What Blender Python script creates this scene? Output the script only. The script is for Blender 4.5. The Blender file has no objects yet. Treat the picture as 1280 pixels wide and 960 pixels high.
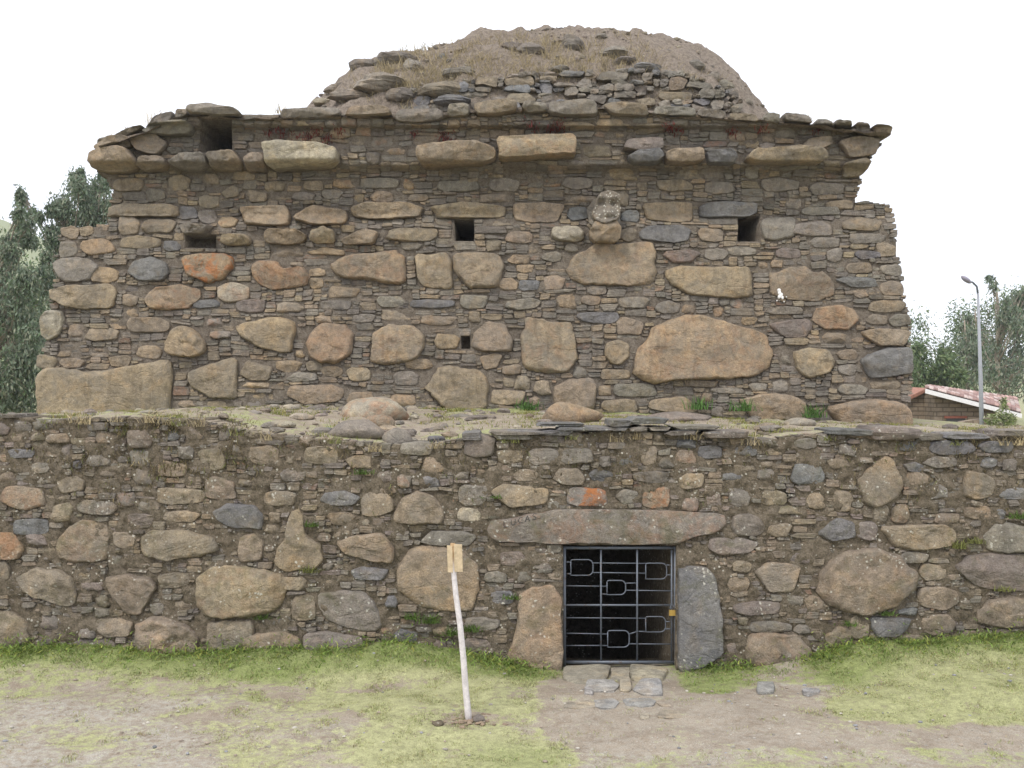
import bpy, math, random
import numpy as np
from mathutils import Vector, noise as mnoise, Matrix

random.seed(7)
rng = np.random.default_rng(7)
S = bpy.context.scene
COL = S.collection
F = 1244.0          # focal length in photo pixels (1280 wide)
EYE = 2.3

# ------------------------------------------------------------------ camera, sky, sun, exposure
cam_d = bpy.data.cameras.new('camera'); cam = bpy.data.objects.new('camera', cam_d); COL.objects.link(cam)
cam.location = (0, 0, EYE); cam.rotation_euler = (math.radians(90), 0, 0)
cam_d.sensor_width = 36.0; cam_d.lens = 36.0 * F / 1280.0
cam_d.clip_start = 0.1; cam_d.clip_end = 6000
S.camera = cam
SUN_EL, SUN_AZ = math.radians(52), math.radians(212)      # compass style, from +Y clockwise: behind the camera, a little left
w = bpy.data.worlds.new('World'); S.world = w; w.use_nodes = True
nt = w.node_tree; nt.nodes.clear()
o_ = nt.nodes.new('ShaderNodeOutputWorld'); bg = nt.nodes.new('ShaderNodeBackground')
sky = nt.nodes.new('ShaderNodeTexSky'); sky.sky_type = 'NISHITA'; sky.sun_disc = False
sky.sun_elevation = SUN_EL; sky.sun_rotation = SUN_AZ; sky.dust_density = 4.0; sky.air_density = 1.0; sky.altitude = 3000
mx = nt.nodes.new('ShaderNodeMix'); mx.data_type = 'RGBA'; mx.inputs[0].default_value = 0.86
nt.links.new(sky.outputs[0], mx.inputs[6]); mx.inputs[7].default_value = (9.4, 9.5, 9.9, 1)   # overcast cloud layer
nt.links.new(mx.outputs[2], bg.inputs[0]); bg.inputs[1].default_value = 0.12
nt.links.new(bg.outputs[0], o_.inputs[0])
sd = bpy.data.lights.new('sun', 'SUN'); sun = bpy.data.objects.new('sun', sd); COL.objects.link(sun)
sd.energy = 1.5; sd.angle = math.radians(12); sd.color = (1.0, 0.95, 0.87)
dv = Vector((math.sin(SUN_AZ) * math.cos(SUN_EL), math.cos(SUN_AZ) * math.cos(SUN_EL), math.sin(SUN_EL)))
sun.rotation_euler = dv.to_track_quat('Z', 'Y').to_euler(); sun.location = (0, 0, 30)
S.view_settings.view_transform = 'Standard'; S.view_settings.look = 'None'
S.view_settings.exposure = 0.66; S.view_settings.gamma = 1.0; S.view_settings.use_curve_mapping = False

# ------------------------------------------------------------------ materials
def mat(name, rough=0.9):
    m = bpy.data.materials.new(name); m.use_nodes = True
    n = m.node_tree.nodes; b = n['Principled BSDF']
    b.inputs['Roughness'].default_value = rough
    b.inputs['Specular IOR Level'].default_value = 0.25
    return m, n, m.node_tree.links, b
def node(n, t, **k):
    x = n.new(t)
    for a, v in k.items(): setattr(x, a, v)
    return x
def pos_map(n, l, scale=(1, 1, 1), off=(0, 0, 0)):
    g = n.new('ShaderNodeNewGeometry'); mp = n.new('ShaderNodeMapping')
    mp.inputs['Scale'].default_value = scale; mp.inputs['Location'].default_value = off
    l.new(g.outputs['Position'], mp.inputs['Vector']); return mp.outputs[0]
def tnoise(n, l, vec, scale, detail=4, rough=0.55, dist=0.0):
    t = n.new('ShaderNodeTexNoise'); t.inputs['Scale'].default_value = scale; t.inputs['Detail'].default_value = detail
    t.inputs['Roughness'].default_value = rough; t.inputs['Distortion'].default_value = dist
    l.new(vec, t.inputs['Vector']); return t.outputs['Fac']
def tnoise_col(n, l, vec, scale):
    t = n.new('ShaderNodeTexNoise'); t.inputs['Scale'].default_value = scale; l.new(vec, t.inputs['Vector']); return t.outputs['Color']
def ramp(n, l, fac, a, b, ca=(0, 0, 0, 1), cb=(1, 1, 1, 1)):
    r = n.new('ShaderNodeValToRGB'); e = r.color_ramp.elements
    e[0].position = a; e[0].color = ca; e[1].position = b; e[1].color = cb
    l.new(fac, r.inputs[0]); return r.outputs[0]
def mixc(n, l, fac, a, b, mode='MIX'):
    x = n.new('ShaderNodeMix'); x.data_type = 'RGBA'; x.blend_type = mode
    for sock, v in ((0, fac), (6, a), (7, b)):
        if hasattr(v, 'links'): l.new(v, x.inputs[sock])
        elif isinstance(v, (int, float)): x.inputs[sock].default_value = v
        else: x.inputs[sock].default_value = (*v, 1)[:4]
    return x.outputs[2]
def mathn(n, l, op, a, b=0.0):
    x = n.new('ShaderNodeMath'); x.operation = op
    for i, v in enumerate((a, b)):
        if hasattr(v, 'links'): l.new(v, x.inputs[i])
        else: x.inputs[i].default_value = v
    return x.outputs[0]
def bump(n, l, b, h, strength, dist):
    x = n.new('ShaderNodeBump'); x.inputs['Strength'].default_value = strength; x.inputs['Distance'].default_value = dist
    l.new(h, x.inputs['Height']); l.new(x.outputs[0], b.inputs['Normal'])

def stone_mat(name, lichen=0.3, grime=0.3, layered=False, moss=0.0, spots=0.0, spot_lim=0.5):
    """colour comes from the stone's own Col attribute, alpha = amount of orange iron stain"""
    m, n, l, b = mat(name, 0.92)
    at = node(n, 'ShaderNodeAttribute', attribute_name='Col')
    p = pos_map(n, l)
    big = tnoise(n, l, p, 2.6, 5, 0.6); mid = tnoise(n, l, p, 14, 5, 0.65); fine = tnoise(n, l, p, 95, 3, 0.7)
    c = mixc(n, l, 1.0, at.outputs['Color'], ramp(n, l, big, 0.25, 0.75, (.72, .72, .74, 1), (1.28, 1.24, 1.18, 1)), 'MULTIPLY')
    c = mixc(n, l, 0.8, c, ramp(n, l, mid, 0.28, 0.72, (.62, .62, .63, 1), (1.34, 1.32, 1.28, 1)), 'MULTIPLY')
    c = mixc(n, l, 0.8, c, ramp(n, l, fine, 0.3, 0.7, (.6, .6, .6, 1), (1.4, 1.4, 1.4, 1)), 'MULTIPLY')
    gy_ = ramp(n, l, tnoise(n, l, p, 3.4, 6, 0.7, 0.7), 0.46, 0.62)
    c = mixc(n, l, mathn(n, l, 'MULTIPLY', gy_, 0.42), c, (.185, .172, .15))
    wm = ramp(n, l, tnoise(n, l, pos_map(n, l, (1, 1, 1), (7, 3, 1)), 4.2, 5, 0.68, 0.5), 0.52, 0.66)
    c = mixc(n, l, mathn(n, l, 'MULTIPLY', wm, 0.38), c, mixc(n, l, 1.0, c, (1.35, 1.12, .82), 'MULTIPLY'))
    sk = ramp(n, l, tnoise(n, l, pos_map(n, l, (7, 7, .7)), 1.5, 5, 0.65, 0.2), 0.54, 0.68)
    c = mixc(n, l, mathn(n, l, 'MULTIPLY', sk, 0.45), c, mixc(n, l, 1.0, c, (.52, .5, .48), 'MULTIPLY'))
    st = mathn(n, l, 'MULTIPLY', ramp(n, l, tnoise(n, l, p, 6, 5, 0.7, 0.6), 0.47, 0.6), at.outputs['Alpha'])
    c = mixc(n, l, st, c, (.36, .135, .045))
    gr = ramp(n, l, tnoise(n, l, p, 5.2, 6, 0.72, 0.8), 0.52, 0.66)
    c = mixc(n, l, mathn(n, l, 'MULTIPLY', gr, grime), c, (.075, .062, .045))
    li = ramp(n, l, tnoise(n, l, p, 38, 4, 0.75), 0.60, 0.66)
    li = mathn(n, l, 'MULTIPLY', li, ramp(n, l, tnoise(n, l, p, 3.1, 3, 0.6), 0.44, 0.6))
    c = mixc(n, l, mathn(n, l, 'MULTIPLY', li, lichen), c, (.50, .48, .41))
    if spots:
        v = n.new('ShaderNodeTexVoronoi'); v.inputs['Scale'].default_value = 24; v.inputs['Randomness'].default_value = 1.0
        pd = mixc(n, l, 0.03, p, tnoise_col(n, l, p, 40), 'ADD'); l.new(pd, v.inputs['Vector'])
        sp = mathn(n, l, 'MULTIPLY', ramp(n, l, v.outputs['Distance'], 0.17, 0.30, (1, 1, 1, 1), (0, 0, 0, 1)), ramp(n, l, tnoise(n, l, p, 4.5, 4, 0.7), spot_lim, spot_lim + .08))
        c = mixc(n, l, mathn(n, l, 'MULTIPLY', sp, spots), c, (.56, .54, .47))
    if moss:
        mo = ramp(n, l, tnoise(n, l, p, 3.7, 6, 0.75, 0.5), 0.53, 0.66)
        c = mixc(n, l, mathn(n, l, 'MULTIPLY', mo, moss), c, (.085, .085, .03))
    l.new(c, b.inputs['Base Color'])
    h = mathn(n, l, 'ADD', mathn(n, l, 'MULTIPLY', mid, 1.0), mathn(n, l, 'MULTIPLY', fine, 0.42))
    h = mathn(n, l, 'ADD', h, mathn(n, l, 'MULTIPLY', big, 1.2))
    rdg = mathn(n, l, 'ABSOLUTE', mathn(n, l, 'SUBTRACT', tnoise(n, l, pos_map(n, l, (1, 1, 1.6)), 2.1, 4, 0.6, 0.5), 0.5))
    h = mathn(n, l, 'ADD', h, mathn(n, l, 'MULTIPLY', mathn(n, l, 'MINIMUM', rdg, .05), 5.0))
    if layered:
        ps = pos_map(n, l, (2.0, 2.0, 34.0))
        h = mathn(n, l, 'ADD', h, mathn(n, l, 'MULTIPLY', tnoise(n, l, ps, 1.6, 4, 0.6, 0.3), 1.5))
    bump(n, l, b, h, 0.85, 0.026)
    return m
M = {}
M['granite'] = stone_mat('weathered_granite', 0.22, 0.38)
M['slate'] = stone_mat('split_slate', 0.16, 0.32, layered=True)
M['low_stone'] = stone_mat('grimy_lichened_stone', 0.5, 0.45, moss=0.4, spots=.75, spot_lim=.53)
M['low_slate'] = stone_mat('grimy_lichened_slate', 0.6, 0.45, layered=True, moss=0.4, spots=.8, spot_lim=.50)
M['lichen_stone'] = stone_mat('white_lichen_stone', 0.95, 0.3, spots=1.0, spot_lim=.25)

def earth_mat(name, a, b_, c_, speck=0.4, speck_col=(.45, .42, .36), speck_scale=60, bd=0.03):
    m, n, l, b = mat(name, 0.97)
    p = pos_map(n, l)
    c = mixc(n, l, ramp(n, l, tnoise(n, l, p, 3.5, 6, 0.7, 0.4), 0.35, 0.65), a, b_)
    c = mixc(n, l, ramp(n, l, tnoise(n, l, p, 19, 5, 0.7), 0.45, 0.62), c, c_)
    c = mixc(n, l, 0.8, c, ramp(n, l, tnoise(n, l, p, 85, 3, 0.7), 0.3, 0.7, (.5, .5, .5, 1), (1.5, 1.5, 1.5, 1)), 'MULTIPLY')
    v = n.new('ShaderNodeTexVoronoi'); v.inputs['Scale'].default_value = speck_scale; l.new(p, v.inputs['Vector'])
    sp = mathn(n, l, 'MULTIPLY', ramp(n, l, v.outputs['Distance'], 0.16, 0.26, (1, 1, 1, 1), (0, 0, 0, 1)),
               ramp(n, l, tnoise(n, l, p, 9, 4, 0.7), 0.5, 0.58))
    c = mixc(n, l, mathn(n, l, 'MULTIPLY', sp, speck), c, speck_col)
    l.new(c, b.inputs['Base Color'])
    h = mathn(n, l, 'ADD', tnoise(n, l, p, 22, 6, 0.75), mathn(n, l, 'MULTIPLY', tnoise(n, l, p, 110, 3, 0.7), 0.4))
    bump(n, l, b, h, 0.9, bd)
    return m
M['mortar'] = earth_mat('mud_mortar', (.165, .137, .108), (.205, .175, .14), (.125, .102, .08), 0.35)
M['low_mortar'] = earth_mat('mossy_mud_mortar', (.15, .12, .085), (.19, .158, .118), (.095, .078, .052), 0.95, (.56, .53, .45), 24)
M['roof_dirt'] = earth_mat('dry_gravelly_roof_dirt', (.25, .205, .165), (.30, .25, .205), (.17, .138, .108), 0.5, bd=0.05)

def attr_mat(name, rough=0.9, var=0.5, scale=60, transl=0.0):
    m, n, l, b = mat(name, rough)
    at = node(n, 'ShaderNodeAttribute', attribute_name='Col'); p = pos_map(n, l)
    lo, hi = 1 - var * .6, 1 + var * .6
    c = mixc(n, l, 1.0, at.outputs['Color'], ramp(n, l, tnoise(n, l, p, scale, 4, 0.7), 0.3, 0.7, (lo, lo, lo, 1), (hi, hi, hi, 1)), 'MULTIPLY')
    l.new(c, b.inputs['Base Color'])
    if transl:
        tr = n.new('ShaderNodeBsdfTranslucent'); l.new(c, tr.inputs[0]); ms = n.new('ShaderNodeMixShader'); ms.inputs[0].default_value = transl
        l.new(b.outputs[0], ms.inputs[1]); l.new(tr.outputs[0], ms.inputs[2]); l.new(ms.outputs[0], n['Material Output'].inputs[0])
    else:
        bump(n, l, b, tnoise(n, l, p, scale * 1.5, 4, 0.7), 0.4, 0.01)
    return m
M['leaf'] = attr_mat('leaf', 0.55, 0.5, 3, 0.3)
M['grass'] = attr_mat('grass_blade', 0.7, 0.5, 5, 0.3)
M['bark'] = attr_mat('pale_bark', 0.9, 0.6, 7)
M['pebble'] = attr_mat('pebble', 0.9, 0.5, 60)
M['tile'] = attr_mat('clay_tile', 0.85, 0.6, 9)
M['wood'] = attr_mat('raw_wood', 0.75, 0.35, 30)
M['paint'] = attr_mat('plain_paint', 0.6, 0.15, 20)

def metal_mat():
    m, n, l, b = mat('painted_grey_steel', 0.45); b.inputs['Metallic'].default_value = 0.25
    p = pos_map(n, l)
    l.new(mixc(n, l, ramp(n, l, tnoise(n, l, p, 30, 5, 0.7), 0.55, 0.68), (.125, .14, .165), (.11, .075, .05)), b.inputs['Base Color'])
    return m
M['steel'] = metal_mat()
m_, n_, l_, b_ = mat('brass', 0.35); b_.inputs['Metallic'].default_value = 0.7; b_.inputs['Base Color'].default_value = (.62, .42, .12, 1); M['brass'] = m_
m_, n_, l_, b_ = mat('graffiti_and_window_shade', 0.9); b_.inputs['Base Color'].default_value = (.06, .057, .055, 1); M['graffiti_and_shade'] = m_  # lintel lettering, and the dark painted in for the house window's shade

def adobe_mat():
    m, n, l, b = mat('adobe_wall', 0.95)
    g = n.new('ShaderNodeNewGeometry'); sp = n.new('ShaderNodeSeparateXYZ'); l.new(g.outputs['Position'], sp.inputs[0])
    cb = n.new('ShaderNodeCombineXYZ'); l.new(mathn(n, l, 'ADD', sp.outputs[0], sp.outputs[1]), cb.inputs[0]); l.new(sp.outputs[2], cb.inputs[1])
    br = n.new('ShaderNodeTexBrick'); l.new(cb.outputs[0], br.inputs['Vector']); br.inputs['Scale'].default_value = 1.0
    br.inputs['Brick Width'].default_value = 0.42; br.inputs['Row Height'].default_value = 0.15; br.inputs['Mortar Size'].default_value = 0.018
    br.inputs['Color1'].default_value = (.27, .21, .15, 1); br.inputs['Color2'].default_value = (.22, .175, .13, 1); br.inputs['Mortar'].default_value = (.12, .095, .07, 1)
    p = pos_map(n, l)
    c = mixc(n, l, 0.7, br.outputs['Color'], ramp(n, l, tnoise(n, l, p, 5, 5, 0.7), 0.3, 0.7, (.65, .65, .65, 1), (1.3, 1.3, 1.3, 1)), 'MULTIPLY')
    l.new(c, b.inputs['Base Color']); bump(n, l, b, mathn(n, l, 'SUBTRACT', tnoise(n, l, p, 18, 5, .7), br.outputs['Fac']), 0.8, 0.03)
    return m
M['adobe'] = adobe_mat()

def ground_mat():
    """Col.r = grass cover, Col.g = yellowness, Col.b = stoniness"""
    m, n, l, b = mat('worn_turf_and_dirt', 0.96)
    at = node(n, 'ShaderNodeAttribute', attribute_name='Col'); sp = n.new('ShaderNodeSeparateColor'); l.new(at.outputs['Color'], sp.inputs[0])
    p = pos_map(n, l)
    n1 = tnoise(n, l, p, 2.2, 6, 0.7, 0.3); n2 = tnoise(n, l, p, 17, 6, 0.72); n3 = tnoise(n, l, p, 120, 3, 0.7)
    dirt = mixc(n, l, ramp(n, l, tnoise(n, l, p, 3.3, 5, 0.65, 0.2), 0.38, 0.6), (.235, .188, .14), (.315, .265, .205))
    dirt = mixc(n, l, mathn(n, l, 'MULTIPLY', sp.outputs[2], ramp(n, l, n2, 0.38, 0.6)), dirt, (.41, .39, .345))
    v = n.new('ShaderNodeTexVoronoi'); v.inputs['Scale'].default_value = 42; l.new(p, v.inputs['Vector'])
    pb = mathn(n, l, 'MULTIPLY', ramp(n, l, v.outputs['Distance'], 0.18, 0.27, (1, 1, 1, 1), (0, 0, 0, 1)), ramp(n, l, tnoise(n, l, p, 7, 4, .7), 0.5, 0.57))
    dirt = mixc(n, l, mathn(n, l, 'MULTIPLY', pb, 0.6), dirt, (.52, .48, .42))
    turf = mixc(n, l, sp.outputs[1], (.20, .235, .08), (.37, .36, .20))
    turf = mixc(n, l, 0.8, turf, ramp(n, l, n2, 0.3, 0.7, (.6, .6, .6, 1), (1.35, 1.35, 1.35, 1)), 'MULTIPLY')
    cov = mathn(n, l, 'ADD', sp.outputs[0], mathn(n, l, 'MULTIPLY', mathn(n, l, 'SUBTRACT', n2, 0.5), 2.0))
    cov = mathn(n, l, 'ADD', cov, mathn(n, l, 'MULTIPLY', mathn(n, l, 'SUBTRACT', n1, 0.5), 1.9))
    c = mixc(n, l, ramp(n, l, cov, 0.32, 0.68), dirt, turf)
    c = mixc(n, l, 0.85, c, ramp(n, l, n3, 0.3, 0.7, (.6, .6, .6, 1), (1.4, 1.4, 1.4, 1)), 'MULTIPLY')
    l.new(c, b.inputs['Base Color'])
    h = mathn(n, l, 'ADD', n2, mathn(n, l, 'MULTIPLY', n3, 0.5)); h = mathn(n, l, 'ADD', h, mathn(n, l, 'MULTIPLY', pb, 0.5))
    bump(n, l, b, h, 0.7, 0.02)
    return m
M['ground'] = ground_mat()

# ------------------------------------------------------------------ object helpers
WL = {}
def setp(o, label=None, cat=None, group=None, kind=None):
    if label: o['label'] = label
    if cat: o['category'] = cat
    if group: o['group'] = group
    if kind: o['kind'] = kind
    return o
def empty(name, loc, label=None, cat=None, group=None):
    o = bpy.data.objects.new(name, None); COL.objects.link(o); o.location = loc; o.empty_display_size = 0.2
    WL[o] = Vector(loc); return setp(o, label, cat, group)
def mk(name, V, Fc, m, parent=None, col=None, smooth=True, origin='c'):
    V = np.asarray(V, dtype=float)
    if isinstance(origin, str):
        c = (V.min(0) + V.max(0)) / 2
        if origin == 'b': c[2] = V[:, 2].min()
    else: c = np.array(origin, dtype=float)
    me = bpy.data.meshes.new(name); me.from_pydata((V - c).tolist(), [], Fc)
    if smooth: me.polygons.foreach_set('use_smooth', [True] * len(me.polygons))
    if col is not None:
        a = me.color_attributes.new('Col', 'FLOAT_COLOR', 'POINT')
        col = np.asarray(col, dtype=float)
        if col.ndim == 1: col = np.tile(col, (len(V), 1))
        if col.shape[1] == 3: col = np.hstack([col, np.zeros((len(col), 1))])
        a.data.foreach_set('color', col.ravel())
    me.materials.append(M[m] if isinstance(m, str) else m); me.update()
    o = bpy.data.objects.new(name, me); COL.objects.link(o)
    WL[o] = Vector(c)
    if parent is not None: o.parent = parent; o.location = Vector(c) - WL[parent]
    else: o.location = Vector(c)
    return o
class Join:
    def __init__(s): s.V = []; s.F = []; s.C = []; s.n = 0
    def add(s, V, Fc, c):
        V = np.asarray(V, float); s.V.append(V); k = s.n
        s.F.extend([tuple(i + k for i in f) for f in Fc])
        c = np.asarray(c, float)
        if c.ndim == 1: c = np.tile(c, (len(V), 1))
        if c.shape[1] == 3: c = np.hstack([c, np.zeros((len(c), 1))])
        s.C.append(c); s.n += len(V)
    def build(s, name, m, parent=None, smooth=True, origin='c'):
        return mk(name, np.vstack(s.V), s.F, m, parent, np.vstack(s.C), smooth, origin)
def nz(x, y, z): return mnoise.noise(Vector((x, y, z)))
def tube(pts, radii, seg=8, cap=True):
    V = []; Fc = []; pts = [Vector(p) for p in pts]; up = Vector((0.13, 0.97, 0.21))
    for i, p in enumerate(pts):
        t = (pts[min(i + 1, len(pts) - 1)] - pts[max(i - 1, 0)]).normalized()
        a = t.cross(up)
        if a.length < .1: a = t.cross(Vector((1, 0, 0)))
        a.normalize(); b = t.cross(a)
        for k in range(seg):
            th = 2 * math.pi * k / seg; V.append(p + (a * math.cos(th) + b * math.sin(th)) * radii[i])
    for i in range(len(pts) - 1):
        for k in range(seg):
            k2 = (k + 1) % seg; Fc.append((i * seg + k, i * seg + k2, (i + 1) * seg + k2, (i + 1) * seg + k))
    if cap: Fc.append(tuple(range(seg))[::-1]); Fc.append(tuple((len(pts) - 1) * seg + k for k in range(seg)))
    return V, Fc
def boxm(a, b):
    x0, y0, z0 = a; x1, y1, z1 = b
    V = [(x0, y0, z0), (x1, y0, z0), (x1, y1, z0), (x0, y1, z0), (x0, y0, z1), (x1, y0, z1), (x1, y1, z1), (x0, y1, z1)]
    return V, [(0, 3, 2, 1), (4, 5, 6, 7), (0, 1, 5, 4), (1, 2, 6, 5), (2, 3, 7, 6), (3, 0, 4, 7)]
def P3(x, y, Y): return ((x - 640) / F * Y, Y, EYE - (y - 480) / F * Y)
def lerp_tab(tab):
    xs = [t[0] for t in tab]; ys = [t[1] for t in tab]
    return lambda v: np.interp(v, xs, ys)
def inpoly(px, py, poly):
    px = np.asarray(px, float); py = np.asarray(py, float); ins = np.zeros(px.shape, bool); j = len(poly) - 1
    for i in range(len(poly)):
        xi, yi = poly[i]; xj, yj = poly[j]
        if yi != yj:
            ins ^= ((yi > py) != (yj > py)) & (px < (xj - xi) * (py - yi) / (yj - yi) + xi)
        j = i
    return ins
def jit(c, amt=0.12):
    k = 1 + random.uniform(-amt, amt); return tuple(max(0.01, v * k * (1 + random.uniform(-.022, .022))) for v in c)

# ------------------------------------------------------------------ stone making
def outline_box(x0, y0, x1, y1, n, boxy, rough):
    """broken, few-cornered outline filling a box"""
    cx, cy, a, b = (x0 + x1) / 2, (y0 + y1) / 2, (x1 - x0) / 2, (y1 - y0) / 2
    m = random.choice((5, 6, 6, 7, 8)) if n > 11 else random.choice((4, 5, 6)); e = 2.0 / max(boxy, 3.2); ph = random.uniform(0, 100)
    off = math.pi / 4 + random.uniform(-.2, .2); cor = []
    for k in range(m):
        t = 2 * math.pi * (k + random.uniform(-.24, .24)) / m + off; c, s = math.cos(t), math.sin(t)
        r = 1 + random.uniform(-rough, rough * .5) * 1.3
        cor.append((math.copysign(abs(c) ** e, c) * r, math.copysign(abs(s) ** e, s) * r))
    us, vs = [c[0] for c in cor], [c[1] for c in cor]
    cor = [((u - min(us)) / (max(us) - min(us)) * 2 - 1, (v - min(vs)) / (max(vs) - min(vs)) * 2 - 1) for u, v in cor]
    cut = .17 if n > 11 else .10; p = []
    for k in range(m):
        q0, q1, q2 = cor[k - 1], cor[k], cor[(k + 1) % m]
        for t in ((cut, 'a'), (0, 'm'), (cut, 'b')):
            o = q0 if t[1] == 'a' else q2
            if t[1] == 'm': o = ((q0[0] + q2[0]) / 2, (q0[1] + q2[1]) / 2); f = cut * .33
            else: f = t[0]
            if t[1] == 'm' and n <= 9: continue
            p.append((q1[0] + (o[0] - q1[0]) * f, q1[1] + (o[1] - q1[1]) * f))
    if n > 11:   # a point in the middle of each edge, pushed in or out
        q = []
        for k in range(len(p)):
            q.append(p[k])
            if k % 3 == 2: A, B = p[k], p[(k + 1) % len(p)]; q.append(((A[0] + B[0]) / 2, (A[1] + B[1]) / 2))
        p = q
    return [(cx + a * (u + rough * .45 * nz(u * 2 + ph, v * 2, ph)), cy + b * (v + rough * .45 * nz(u * 2 + ph, v * 2, ph + 5))) for u, v in p]
def outline_poly(poly):
    p = [np.array(q, float) for q in poly]
    q = []
    for i in range(len(p)):
        a, b = p[i], p[(i + 1) % len(p)]; q += [a * .9 + b * .1, a * .5 + b * .5, a * .1 + b * .9]
    p = q; ph = random.uniform(0, 99)
    s = min(2.4, 0.03 * max(np.ptp([q[0] for q in p]), np.ptp([q[1] for q in p])))
    return [(q[0] + s * nz(q[0] * .12, q[1] * .12, ph) + .6 * s * nz(q[0] * .4, q[1] * .4, ph), q[1] + s * nz(q[0] * .12, q[1] * .12, ph + 9) + .6 * s * nz(q[0] * .4, q[1] * .4, ph + 4)) for q in p]
def stone_mesh(pts, surf, depth, bulge, rings, base_out=0.0, lump=0.35, flat=0.6, tilt=None):
    """closed stone: back ring sunk in the wall, rim, then a bulging uneven face. surf(x,y,out)->xyz"""
    n = len(pts); cx = sum(p[0] for p in pts) / n; cy = sum(p[1] for p in pts) / n
    sz = max(max(p[0] for p in pts) - min(p[0] for p in pts), 1); ph = random.uniform(0, 200)
    tx, ty = tilt if tilt else (random.uniform(-.35, .35), random.uniform(-.25, .35)); V = []; Fc = []
    hy = max(abs(p[1] - cy) for p in pts) + .01; hx = max(abs(p[0] - cx) for p in pts) + .01
    cuts = []
    for _ in range(random.choice((1, 2, 2, 3)) if len(rings) > 3 else 0):
        an = random.uniform(0, 2 * math.pi); cuts.append((math.cos(an), math.sin(an), random.uniform(.15, .6), random.uniform(.5, 1.5)))
    for s, o in [(0.96, None)] + rings:
        for (x, y) in pts:
            X = cx + (x - cx) * s; Y = cy + (y - cy) * s
            if o is None: out = -depth
            else:
                u_, v_ = (X - cx) / hx, (Y - cy) / hy
                for (ca, sa, d0, sl) in cuts: o = min(o, 1.0 - sl * max(0.0, u_ * ca + v_ * sa - d0))
                out = base_out + bulge * o * (1 + flat * .5 * (tx * (X - cx) / hx - ty * (Y - cy) / hy))
                out += bulge * lump * o * (nz(X / sz * 3.2 + ph, Y / sz * 3.2, ph) + .55 * nz(X / sz * 8 + ph, Y / sz * 8, ph + 3))
            V.append(surf(X, Y, out))
    V.append(surf(cx, cy, base_out + bulge * rings[-1][1] * (1 + .2 * nz(ph, ph, 0))))
    m = len(rings) + 1
    for i in range(m - 1):
        for k in range(n):
            k2 = (k + 1) % n; Fc.append((i * n + k, (i + 1) * n + k, (i + 1) * n + k2, i * n + k2))
    for k in range(n): Fc.append(((m - 1) * n + k, len(V) - 1, (m - 1) * n + (k + 1) % n))
    Fc.append(tuple(range(n)))
    return V, [f[::-1] for f in Fc]
def resample(pts, n):
    P = np.array(pts + [pts[0]], float); d = np.concatenate([[0], np.cumsum(np.hypot(*(np.diff(P, axis=0).T)))])
    t = np.linspace(0, d[-1], n, endpoint=False); return list(zip(np.interp(t, d, P[:, 0]), np.interp(t, d, P[:, 1])))
def boulder_mesh(pts, surf, depth, bulge, base_out, crisp=False, feat=None):
    """large stone with broken facets, flake scars and edges that are crisp in places and worn in others"""
    per = sum(math.hypot(a[0] - b[0], a[1] - b[1]) for a, b in zip(pts, pts[1:] + pts[:1]))
    n = int(max(26, min(56, per / 5))); pts = resample(pts, n); ph = random.uniform(0, 300)
    cx = sum(p[0] for p in pts) / n; cy = sum(p[1] for p in pts) / n
    hx = max(abs(p[0] - cx) for p in pts) + .01; hy = max(abs(p[1] - cy) for p in pts) + .01; sz = max(hx, hy)
    ja = min(1.7, .035 * min(hx, hy) + .25)
    pts = [(x + ja * (nz(x * .16, y * .16, ph) + .7 * nz(x * .5, y * .5, ph)), y + ja * (nz(x * .16, y * .16, ph + 30) + .7 * nz(x * .5, y * .5, ph + 30))) for x, y in pts]
    wear = [(.025 if crisp else .035) + (.05 if crisp else .16) * max(0, .45 + nz(x / sz * 1.5, y / sz * 1.5, ph + 60)) for x, y in pts]
    cuts = []
    for _ in range(random.choice((2, 3, 3, 4))):
        an = random.uniform(0, 2 * math.pi); cuts.append((math.cos(an), math.sin(an), random.uniform(-.1, .6), random.uniform(.25, .95)))
    tx, ty = random.uniform(-.25, .25), random.uniform(-.1, .35); V = []; Fc = []
    rings = [1.0, .988, .965, .93, .88, .81, .72, .61, .49, .36, .22, .1]
    for (x, y) in pts: V.append(surf(cx + (x - cx) * .96, cy + (y - cy) * .96, -depth))
    for s in rings + [0.0]:
        for k, (x, y) in enumerate(pts if s > 0 else [(cx, cy)]):
            X = cx + (x - cx) * s; Y = cy + (y - cy) * s; u, v = (X - cx) / hx, (Y - cy) / hy
            o = min(1.0, ((1 - s) / wear[k]) ** .6) if s < 1 else 0.0
            lim = 1.0
            for (ca, sa, d0, sl) in cuts: lim = min(lim, 1.0 - sl * max(0.0, u * ca + v * sa - d0))
            o = min(o, max(.1, lim))
            fl = nz(X / sz * 1.7 + ph, Y / sz * 2.3, ph + 5) + .35 * nz(X / sz * 5 + ph, Y / sz * 6, ph)
            o -= .17 * min(1, max(0, (fl - .12) * 9)) * min(1, o * 1.5)
            o += (.09 * nz(X / sz * 4 + ph, Y / sz * 4, ph + 8) + .06 * nz(X / sz * 10 + ph, Y / sz * 10, ph + 3)) * (s < 1)
            o *= 1 + tx * u - ty * v
            out = base_out + bulge * o
            if feat: out += feat(u, v)
            V.append(surf(X, Y, out))
    m = len(rings) + 1
    for i in range(m - 1):
        for k in range(n):
            k2 = (k + 1) % n; Fc.append((i * n + k, i * n + k2, (i + 1) * n + k2, (i + 1) * n + k))
    for k in range(n): Fc.append(((m - 1) * n + k, (m - 1) * n + (k + 1) % n, len(V) - 1))
    Fc.append(tuple(range(n))[::-1])
    return V, Fc
RB = [(1.0, 0.15), (.99, .52), (.965, .80), (.90, .94), (.72, 1.0), (.46, 1.02), (.2, 1.03)]
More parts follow.
